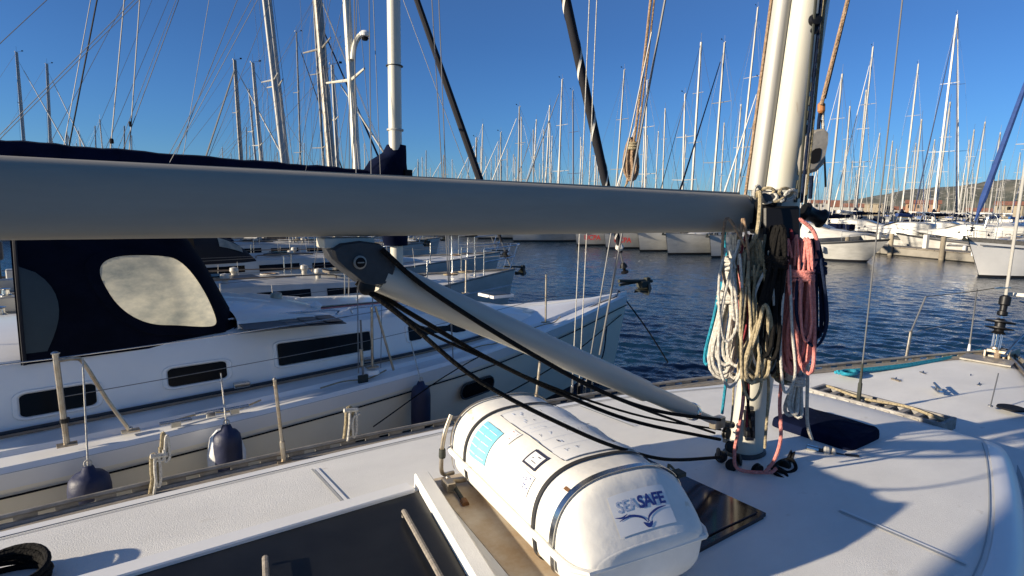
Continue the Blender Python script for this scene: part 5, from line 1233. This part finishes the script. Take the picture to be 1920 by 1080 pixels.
fender(at(789,722,y=3.20), .72, .10, 'navy fender farthest right, standing dark against the grey-shaded hull', at(770,640,y=3.5))
# ================================================================== REST OF OUR ROW (to port)
def placed(loc, rz, label, group=None, **k): 
    y = make_yacht(loc, rz, **k); tag(y, label, 'sailing yacht', group); return y
def mast_at(pxt, pyt, pxb, Zd, rz, L, fr=.08, pyb=None, H=None):
    """boat whose mast passes the two sightings at forward distance Zd; returns loc, H, top offset (local)"""
    hz_ = lambda x_: 385+.02*(x_-960)
    b = at(pxb, (pyb or hz_(pxb)), d=Zd); t = at(pxt, pyt, d=Zd)
    # straight mast line in space
    k = (t-b)/(t.z-b.z); foot = b+k*(1.55-b.z)
    Hh = t.z if H is None else H; tip = b+k*(Hh-b.z); off = tip-foot; c, s = math.cos(rz), math.sin(rz)
    loc = V((foot.x-c*fr*L, foot.y-s*fr*L, 0)); return loc, Hh, (c*off.x+s*off.y, -s*off.x+c*off.y)
def seen(pxt, pyt, pxb, Zd, rz, label, group=None, L=11.5, fr=.08, **k):
    k['mx'] = fr*L; loc, H, top = mast_at(pxt, pyt, pxb, Zd, rz, L, fr=fr, H=k.pop('H', None)); return placed(loc, rz, label, group, L=L, H=H, top=top, **k)
G = 'yachts moored in the same row beyond the sprayhood yacht'
n2 = seen(650,0,673,12.0,.04,'yacht second from the foreground with black furled headsail and curved mast-mounted radar arm',G, L=12.5, H=12.3, fr=.185, furl='black_canvas', mm='mast_cream', r=.105, detail=2, cover='grey_canvas', hood='grey_canvas', boomz=1.0, furl_r=1.5)
seen(596,0,627,16.2,.02,'yacht third from the foreground, with a thick weathered mast',G, L=13, H=17, furl=None, mm='toe_rail_metal', r=.15, detail=2, cover='black_canvas', hood='black_canvas', boomz=1.0)
seen(497,0,540,20.5,.0,'yacht fourth from the foreground, with a pale mast leaning left',G, L=12, H=17, mm='mast_light', r=.12, detail=2, hood='navy_canvas', boomz=1.0, furl=None)
seen(623,122,637,24.5,.0,'yacht whose slim white mast stands just right of the thick weathered mast',G, L=11, mm='mast_light', r=.10, boomz=1.0)
seen(474,118,497,31,.0,'yacht with pale mast and dark halyards left of the pale leaning pair',G, furl=None, L=11.5, mm='mast_light', r=.12, nsp=1)
seen(440,113,457,36,.0,'yacht with brownish bare mast, the leftmost of the left-middle cluster',G, L=11, mm='toe_rail_metal', r=.15)
seen(467,168,486,41,.0,'yacht with short white mast between the brownish mast and the dark halyards',G, L=10, mm='mast_light', r=.09)
q = MB(); I2 = Matrix.Translation(-n2.location); I2 = Matrix.Rotation(-.04,4,'Z') @ I2
P5 = [I2 @ at(a_,b_,d=11.9) for a_,b_ in ((661,112),(664,88),(672,70),(684,62))]
q.tube(crv(P5,5), .055, 'mast_cream', n=10); q.lathe(P5[-1]-UP*.06, (0,0,1), [(.05,-.02),(.10,.0),(.11,.06),(.07,.10),(.0,.12)], 'gelcoat', n=14); q.lathe(P5[-1]-UP*.14,(0,0,1),[(.05,0),(.08,.04),(.06,.07)],'black_plastic',n=12)
q.build('radar_arm', n2)
seen(506,0,547,21.5,.0,'yacht whose pale mast stands immediately right of the similar leaning one',G, L=12, H=17, mm='mast_light', r=.09, furl=None, detail=1)
seen(588,0,611,29,.0,'yacht with slim mast showing just left of the thick weathered mast',G, L=11, mm='mast_alu', r=.08, furl='navy_canvas')
seen(556,60,566,44,.0,'yacht with thin grey mast between the leaning pair and the weathered mast',G, L=11, mm='mast_alu', r=.08, furl='black_canvas')
I3 = Matrix.Rotation(-.04,4,'Z') @ Matrix.Translation(-n2.location)
for a_, b_, r_, m_ in (((233,0),(209,262),.009,'wire'),((262,0),(244,262),.009,'wire'),((335,0),(246,240),.006,'wire'),((182,0),(132,262),.011,'black_matt'),((170,0),(122,262),.006,'wire'),((392,0),(352,240),.005,'wire'),((445,0),(356,225),.006,'wire'),((440,130),(389,285),.014,'mast_alu'),((330,0),(225,270),.004,'wire'),((500,20),(395,285),.004,'wire')):
    A_, B_ = I3 @ at(*a_, y=9.3), I3 @ at(*b_, y=9.3); d_ = A_-B_; q = MB(); q.tube([B_-d_*((B_.z-1.25)/d_.z), A_ if a_[1] > 50 else B_+d_*((12.5-B_.z)/d_.z)], r_, m_, n=5); q.build('rigging_wire', n2)
for a_, z0_, r_ in ((209,262,.03),(244,230,.02)):
    q = MB(); q.lathe(I3 @ at(a_,z0_,y=9.3), UP, [(.02,-.06),(r_,-.05),(r_,.0),(.02,.02)], 'black_matt', n=8); q.build('insulator', n2)
# boats of the row seen only at a distance on the left
G2 = 'distant yachts on the left above the boom'
seen(88,120,99,50,.0,'distant yacht, second mast from the left edge of the photo',G2, L=11, mm='mast_light', r=.14)
seen(31,98,53,46,.0,'distant yacht, leftmost leaning mast with a wind vane',G2, L=12, mm='mast_light', r=.14)
for k, (a, b, c, Z_) in enumerate(((125,246,128,80),(178,236,184,95),(233,236,235,88),(247,254,247,110),(462,238,463,100),(207,262,208,70))):
    seen(a,b,c,Z_,.0,('small far yacht with a stubby mast right of the second mast from the left edge','tiny far mast between the stubby one and the close pair on the left','left mast of the close pair of small masts above the boom','right mast of the close pair of small masts above the boom','small far mast just right of the foot of the brownish mast','very short far mast beside the white hoist fitting above the boom')[k],G2, L=10.5, mm='mast_light' if k % 2 else 'mast_alu', r=.12, detail=0, hood=None, furl=None)
# two more hulls stern-left of the sprayhood boat (their stands are behind the boom)
G3 = 'yachts across the fairway showing their bows'
rows = [(20.3,'gelcoat'),(24.3,'gelcoat'),(28.6,'gelcoat'),(35.6,'gelcoat'),(31.9,'gelcoat'),(40.2,'gelcoat'),(44.6,'gelcoat'),(49.5,'gelcoat'),(54.5,'gelcoat')]
# across the fairway: bow towards us
def across(wx, wy, pxt, pyt, pxb, label, L=11, rz=PI, **k):
    # bow waterline at (wx, wy); mast sightings used for the height and rake
    mx_ = wx+L*.42; Zd = (V((mx_,wy,2))-CP).dot(FW); loc = V((wx+L*.5, wy, 0))
    t = at(pxt, pyt, d=Zd); b = at(pxb, 385+.02*(pxb-960), d=Zd); kk = (t-b)/(t.z-b.z); off = kk*(t.z-1.55); foot = b+kk*(1.55-b.z)
    loc = V((foot.x+L*.08, foot.y, 0)); loc.x = max(wx+L*.5-1.5, min(wx+L*.5+1.5, loc.x)); fx_ = foot.x-loc.x; 
    H = t.z; return placed(loc, rz, label, G3, L=L, H=H, top=(-off.x, -off.y), mx=L*.08, **k), loc
LOCS = []
def ac(*a, **k): y, l = across(*a, **k); LOCS.append(l); return y
yA = ac(28.5,20.2,1326,70,1301,'yacht across the fairway under a tall mast, right of the pale hulls', furl='navy_canvas', mm='mast_alu', r=.11)
yB = ac(28.8,24.2,1283,176,1277,'yacht across the fairway, first hull right of the two lettered ones', furl=None, mm='mast_light', r=.09)
yC = ac(28.4,27.0,1212,150,1206,'yacht across the fairway with red letters, right one of the lettered pair', mm='mast_light', r=.09, L=10, B=3.3)
yD = ac(28.6,30.2,1167,130,1149,'yacht across the fairway with red letters, left one of the lettered pair', furl=None, mm='mast_alu', r=.10, L=10, B=3.2)
yE = ac(26.8,35.2,1034,145,1026,'yacht across the fairway, white bow left of the red-lettered hulls', furl='grey_canvas', mm='mast_light', r=.11, L=12)
yF = ac(25.5,41,974,200,971,'yacht across the fairway with a greyish mast left of centre', mm='mast_alu', r=.11, L=11, stripe='blue_canvas')
yG = ac(24.5,46,939,248,939,'small-masted yacht across the fairway partly behind the black furled sail', r=.10, L=10.5)
yH = ac(23.5,51,914,260,912,'short-masted dark-railed yacht across the fairway left of the black furled sail', r=.13, mm='toe_rail_metal', L=10.5)
yI = ac(23,56,849,292,849,'low yacht across the fairway near the right side of the navy mast cover', r=.10, L=10, detail=0)
yJ = ac(22,61,821,306,821,'low yacht across the fairway close to the navy mast cover', r=.10, L=10, detail=0)
yK = ac(29.2,16.2,1363,132,1351,'yacht across the fairway partly behind the rope bundle on the mast', r=.10, mm='mast_alu')
def lettering_on(root, L, B, fb, s, side, size, x):
    st = std_st(L, B, fb); k = min(st, key=lambda q_: abs(q_[0]-x)); ang = math.atan2(k[1]-min(st, key=lambda q_: abs(q_[0]-(x+.5)))[1], .5)
    y_ = side*(k[1]+.03); o = text(s, size, (x, y_, fb*.42), 'ink_red', root, bold=.012, rx=PI/2, rz=(-ang*side if side < 0 else PI-ang), spacing=1.0); return o
for yy in (yC, yD):
    lettering_on(yy, 10, 3.3, 1.15, 'UCPA', 1, .50, 3.75)
# masts seen behind that row
G4 = 'second rank of yachts behind the row across the fairway'
for a, b, c, Z_, lab, kw in (
    (1000,243,1000,78,'far yacht with grey mast between the two white masts left of the striped headsail',{}),
    (1074,170,1075,62,'far yacht with the only dark slender mast, left of the striped headsail',dict(mm='mast_dark')),
    (1421,14,1381,52,'far yacht with the tallest pale mast left of the foreground mast',dict(mm='mast_light')),
    (1437,123,1426,52,'far yacht with tan mast peeking out just left of the foreground mast',dict(mm='mast_cream')),
    (1637,88,1603,58,'far yacht with pale mast and radome, first to the right of the foreground mast',dict(mm='mast_light')),
    (1722,120,1690,66,'far yacht with bent masthead and platform halfway up its mast',dict(mm='mast_light')),
    (1795,28,1750,56,'far yacht with bright white tall mast and a dark furled sail beside it',dict(mm='white_cloth',furl='mast_dark')),
    (1817,262,1812,110,'far yacht with short thin mast in front of the rising hill',{}),
    (878,300,878,125,'far yacht whose short mast stands right of the navy mast cover',{}),
    (799,282,799,115,'far yacht whose mast shows right beside the navy mast cover',{})):
    seen(a,b,c,Z_,PI,lab,G4,L=12, r=.12, detail=1 if Z_ < 70 else 0, furl=kw.pop('furl', random.choice(['white_cloth','grey_canvas',None,None])), **kw)
# ================================================================== YACHT AT THE RIGHT
rb = make_yacht((35.4,6.4,0), math.radians(167), L=11, B=3.7, fb=1.55, H=14.5, rake=1.3, furl_r=2.4, cover='bright_blue_canvas', furl='blue_canvas', hood='bright_blue_canvas', hullm='gelcoat', stripe='toe_rail_metal', mm='mast_light', r=.12, detail=2, top=(-.5,-.1))
tag(rb, 'white yacht at the right edge with blue covers and a blue furled headsail', 'sailing yacht', G3)
# ================================================================== MOTOR BOAT
mbt = tag(empty('motor_boat', (*at(1522,484,z=0).xy,0), math.radians(-80)), 'white motor boat with a curved windscreen moored just right of the foreground mast', 'motor boat')
st = sm_st([(-4,1.45),(-2,1.6),(0,1.6),(2,1.25),(3.2,.7),(4.2,.03)], [(-4,.85),(0,1.0),(4.2,1.45)], -4, 4.2, 18)
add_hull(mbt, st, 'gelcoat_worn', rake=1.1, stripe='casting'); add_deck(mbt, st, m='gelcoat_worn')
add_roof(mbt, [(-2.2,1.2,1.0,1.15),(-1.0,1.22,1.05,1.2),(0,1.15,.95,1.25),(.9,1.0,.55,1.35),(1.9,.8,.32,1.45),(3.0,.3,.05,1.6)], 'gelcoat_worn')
q = MB()
for s in (-1,1): q.add([(-1.9,s*1.17,1.55),(.2,s*1.10,1.62),(-.1,s*1.04,2.0),(-1.8,s*1.10,2.0)],[(0,1,2,3)] if s < 0 else [(3,2,1,0)],'window_dark')
q.build('side_window', mbt)
q = MB(); q.add([(1.02,.85,1.93),(1.02,-.85,1.93),(.06,-.92,2.28),(.06,.92,2.28)],[(0,1,2,3)],'window_dark'); q.build('windscreen', mbt)
q = MB()
for s in (-1,1): q.tube(crv([(-2.1,s*1.2,2.1),(-1.9,s*1.15,2.9),(-1.2,s*.9,3.05)],4),.035,'stainless',n=6)
q.box((-1.2,0,3.05),(.9,1.9,.05),'gelcoat'); q.build('radar_arch', mbt)
pulpit(mbt, st, name='bow_rail', back=2.4)
q = MB()
for x in (-3,-1,1): q.lathe((x,-1.62,.9),(0,0,1),[(.02,-.4),(.11,-.35),(.11,-.05),(.03,0)],'fender_white',n=10)
q.build('hull_fender', mbt)
# blue sail-covered yacht behind it
seen(1796,33,1793,70,math.radians(200),'yacht with a dark furled mast behind the bright white mast',G4,L=12,mm='mast_dark',r=.10)
q = MB()
for s in (-1,1): q.tube([(x,s*(b*.985+.01),z-.30) for x,b,z in std_st(11,3.7,1.55)[:-1]], .02, 'mast_dark', n=4)
q.build('hull_line', rb)
for k, (x_, y_, a_) in enumerate(((47,9.5,-75),(49,13.5,100),(52,6.5,-80),(55,12,-95),(50,18,95),(58,17,-85),(61,9,100),(56,23,-80),(64,14,-90),(66,20,100))):
    c_ = dup(mbt, (x_,y_,0), math.radians(a_)); tag(c_, 'white motor boat among the crowded berths beyond the pale pontoon', 'motor boat', 'motor boats beyond the pontoon')
# ================================================================== PONTOONS
def pontoon(c, d, rz, label, piles=4):
    p = tag(empty('pontoon', (c[0],c[1],0), rz), label, 'pontoon'); n = int(d[0]/1.2)
    q = MB(); q.box((0,0,.28),(d[0],d[1],.5),'concrete'); q.build('float', p)
    q = MB()
    for k in range(n): q.box((-d[0]/2+(k+.5)*d[0]/n,0,.56),(d[0]/n-.04,d[1]+.08,.05),'pontoon_wood')
    o = q.build('planking', p); o['kind'] = 'stuff'
    for k in range(piles):
        q = MB(); x = -d[0]/2+(k+.5)*d[0]/piles; q.tube([(x,d[1]/2+.18,-.6),(x,d[1]/2+.18,1.5)],.15,'plaster_cream',n=12); q.build('pile', p)
        q = MB(); q.box((x+2.2,0,1.05),(.28,.28,.95),'white_cloth'); q.build('power_pedestal', p)
    return p
pontoon((43.5,13.6),(15,2.2),math.radians(70),'pale concrete pontoon end between the motor boat and the right-edge yacht')
pontoon((40.6,48),(60,2.0),math.radians(97),'long walkway pontoon behind the row across the fairway',10)
pontoon((-9.4,40),(84,2.2),math.radians(92),'walkway pontoon behind the sterns of our own row',12)
# ================================================================== DISTANT FLEET: single-mesh boats, shared meshes
def far_boat(name, L, H, cov, hullm, r, lean):
    q = MB(); st = std_st(L, L*.32, 1.2)
    for s in (-1,1):
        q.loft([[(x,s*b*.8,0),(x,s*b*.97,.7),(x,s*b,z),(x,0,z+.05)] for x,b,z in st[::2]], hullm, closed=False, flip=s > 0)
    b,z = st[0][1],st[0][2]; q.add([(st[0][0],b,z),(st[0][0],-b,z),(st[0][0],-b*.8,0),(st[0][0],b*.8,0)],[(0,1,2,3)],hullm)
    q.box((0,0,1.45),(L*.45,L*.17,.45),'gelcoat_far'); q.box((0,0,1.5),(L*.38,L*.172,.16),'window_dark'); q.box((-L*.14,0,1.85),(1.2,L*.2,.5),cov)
    q.tube([(L*.08,0,1.4),(L*.08+lean,0,H)],[r,r*.8],'mast_light',n=6); q.tube([(L*.08,0,2.75),(L*.08-L*.36,0,2.8)],.17,cov,n=8)
    t = V((L*.08+lean,0,H)); q.tube([(L*.49,0,1.45), t],[.04,.015],'white_cloth' if random.random() < .35 else cov,n=5); q.tube([(-L*.49,0,1.3),t],.012,'wire',n=3)
    for s in (-1,1):
        q.tube([(L*.06,s*L*.15,1.2),(L*.07,s*.8,H*.5),t],.012,'wire',n=3)
    for f in (.5,.75): q.box((L*.08+lean*f,0,H*f),(.05,1.9-f,.04),'mast_alu')
    q.tube([t,t+UP*.8],.015,'wire',n=3); me = q.build(name); return me
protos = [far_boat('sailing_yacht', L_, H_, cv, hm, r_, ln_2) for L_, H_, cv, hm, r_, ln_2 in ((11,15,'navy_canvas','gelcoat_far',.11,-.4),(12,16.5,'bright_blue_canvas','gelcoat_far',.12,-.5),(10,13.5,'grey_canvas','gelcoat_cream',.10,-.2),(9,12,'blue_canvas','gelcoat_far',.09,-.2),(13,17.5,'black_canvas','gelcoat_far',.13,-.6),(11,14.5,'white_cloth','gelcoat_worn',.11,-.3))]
rn = random.Random(12); k = 0; used = [False]*len(protos)
FG = 'distant yachts crowding the far pontoons'
def put(x, y, rz):
    global k
    i = rn.randrange(len(protos)); p = protos[i]
    o = p if not used[i] else p.copy()
    if used[i]: COL.objects.link(o)
    used[i] = True; o.location = (x, y, 0); o.rotation_euler = (rn.uniform(-.02,.02), rn.uniform(-.01,.02), rz); sc_ = rn.uniform(.85,1.08); o.scale = (sc_,)*3
    tag(o, 'distant moored sailing yacht, one of the many small masts on the horizon', 'sailing yacht', FG)
for rx_, y0, y1, st_ in ((62,-6,28,4.6),(76,2,40,5.5),(98,4,60,5.5),(114,8,72,6),(140,14,90,6.5),(156,18,110,7),(185,22,140,8),(205,28,150,9),(240,32,180,10),(262,40,190,12)):
    y = y0
    while y < y1:
        if rn.random() < .86: put(rx_+rn.uniform(-1,1), y, PI*rn.choice((0,1))+rn.uniform(-.05,.05))
        y += st_*rn.uniform(.9,1.15)
for rx_, y0, y1 in ((48,22,80),(66,34,110),(84,44,130)):
    y = y0
    while y < y1: put(rx_+rn.uniform(-1,1), y, rn.choice((0,PI))); y += rn.uniform(5,9)
for x, y in [(rn.uniform(45,120), rn.uniform(80,240)) for _ in range(34)]: put(x, y, rn.choice((0,PI)))
y = 120
while y < 250:
    put(rn.uniform(-7,2), y, rn.choice((0,0,PI))); y += rn.uniform(9,16)
    if rn.random() < .6: put(rn.uniform(26,34), y, PI)
    if rn.random() < .5: put(rn.uniform(-30,-18), y*.8, PI)
# ================================================================== BUILDINGS
BG = 'low harbour buildings on the far shore'
rn = random.Random(8)
def bld(x, y, w_, d, h, m, rz, lab, roof):
    b = tag(empty('harbour_building', (x,y,1.3), rz), lab, 'building', BG); q = MB(); q.box((0,0,h/2),(d,w_,h),m); q.build('wall', b)
    q = MB()
    if roof: q.add([(-d/2-.4,-w_/2-.4,h),(d/2+.4,-w_/2-.4,h),(d/2+.4,w_/2+.4,h),(-d/2-.4,w_/2+.4,h),(0,-w_/2-.4,h+1.8),(0,w_/2+.4,h+1.8)],[(0,3,5,4),(1,4,5,2),(0,4,1),(3,2,5),(0,1,2,3)],'roof_tile')
    else: q.box((0,0,h+.15),(d+.5,w_+.5,.3),'concrete')
    q.build('roof', b); n = max(2,int(w_/3)); me = None
    for f in range(max(1,int(h/3))):
        for k in range(n):
            if me is None: q = MB(); q.box((0,0,0),(.10,1.3,1.5),'window_dark'); o = q.build('window', b); me = o.data
            else: o = bpy.data.objects.new('window', me); COL.objects.link(o); o.parent = b
            o.location = (-d/2-.02, -w_/2+(k+.5)*w_/n, 1.7+f*3)
for i in range(15):
    an = math.radians(14+i*1.75); r_ = rn.uniform(330,400); h = rn.choice((3.2,3.2,4,6)); w_ = rn.uniform(9,18)
    m_ = ('plaster_cream','plaster_white','plaster_white','plaster_orange','plaster_white')[i % 5]
    bld(CP.x+math.cos(an)*r_, CP.y+math.sin(an)*r_, w_, 10, h, m_, an, {'plaster_cream':'low cream','plaster_orange':'low orange-walled','plaster_white':'low white'}[m_]+' harbour building on the far shore below the hill', i % 3 != 2)
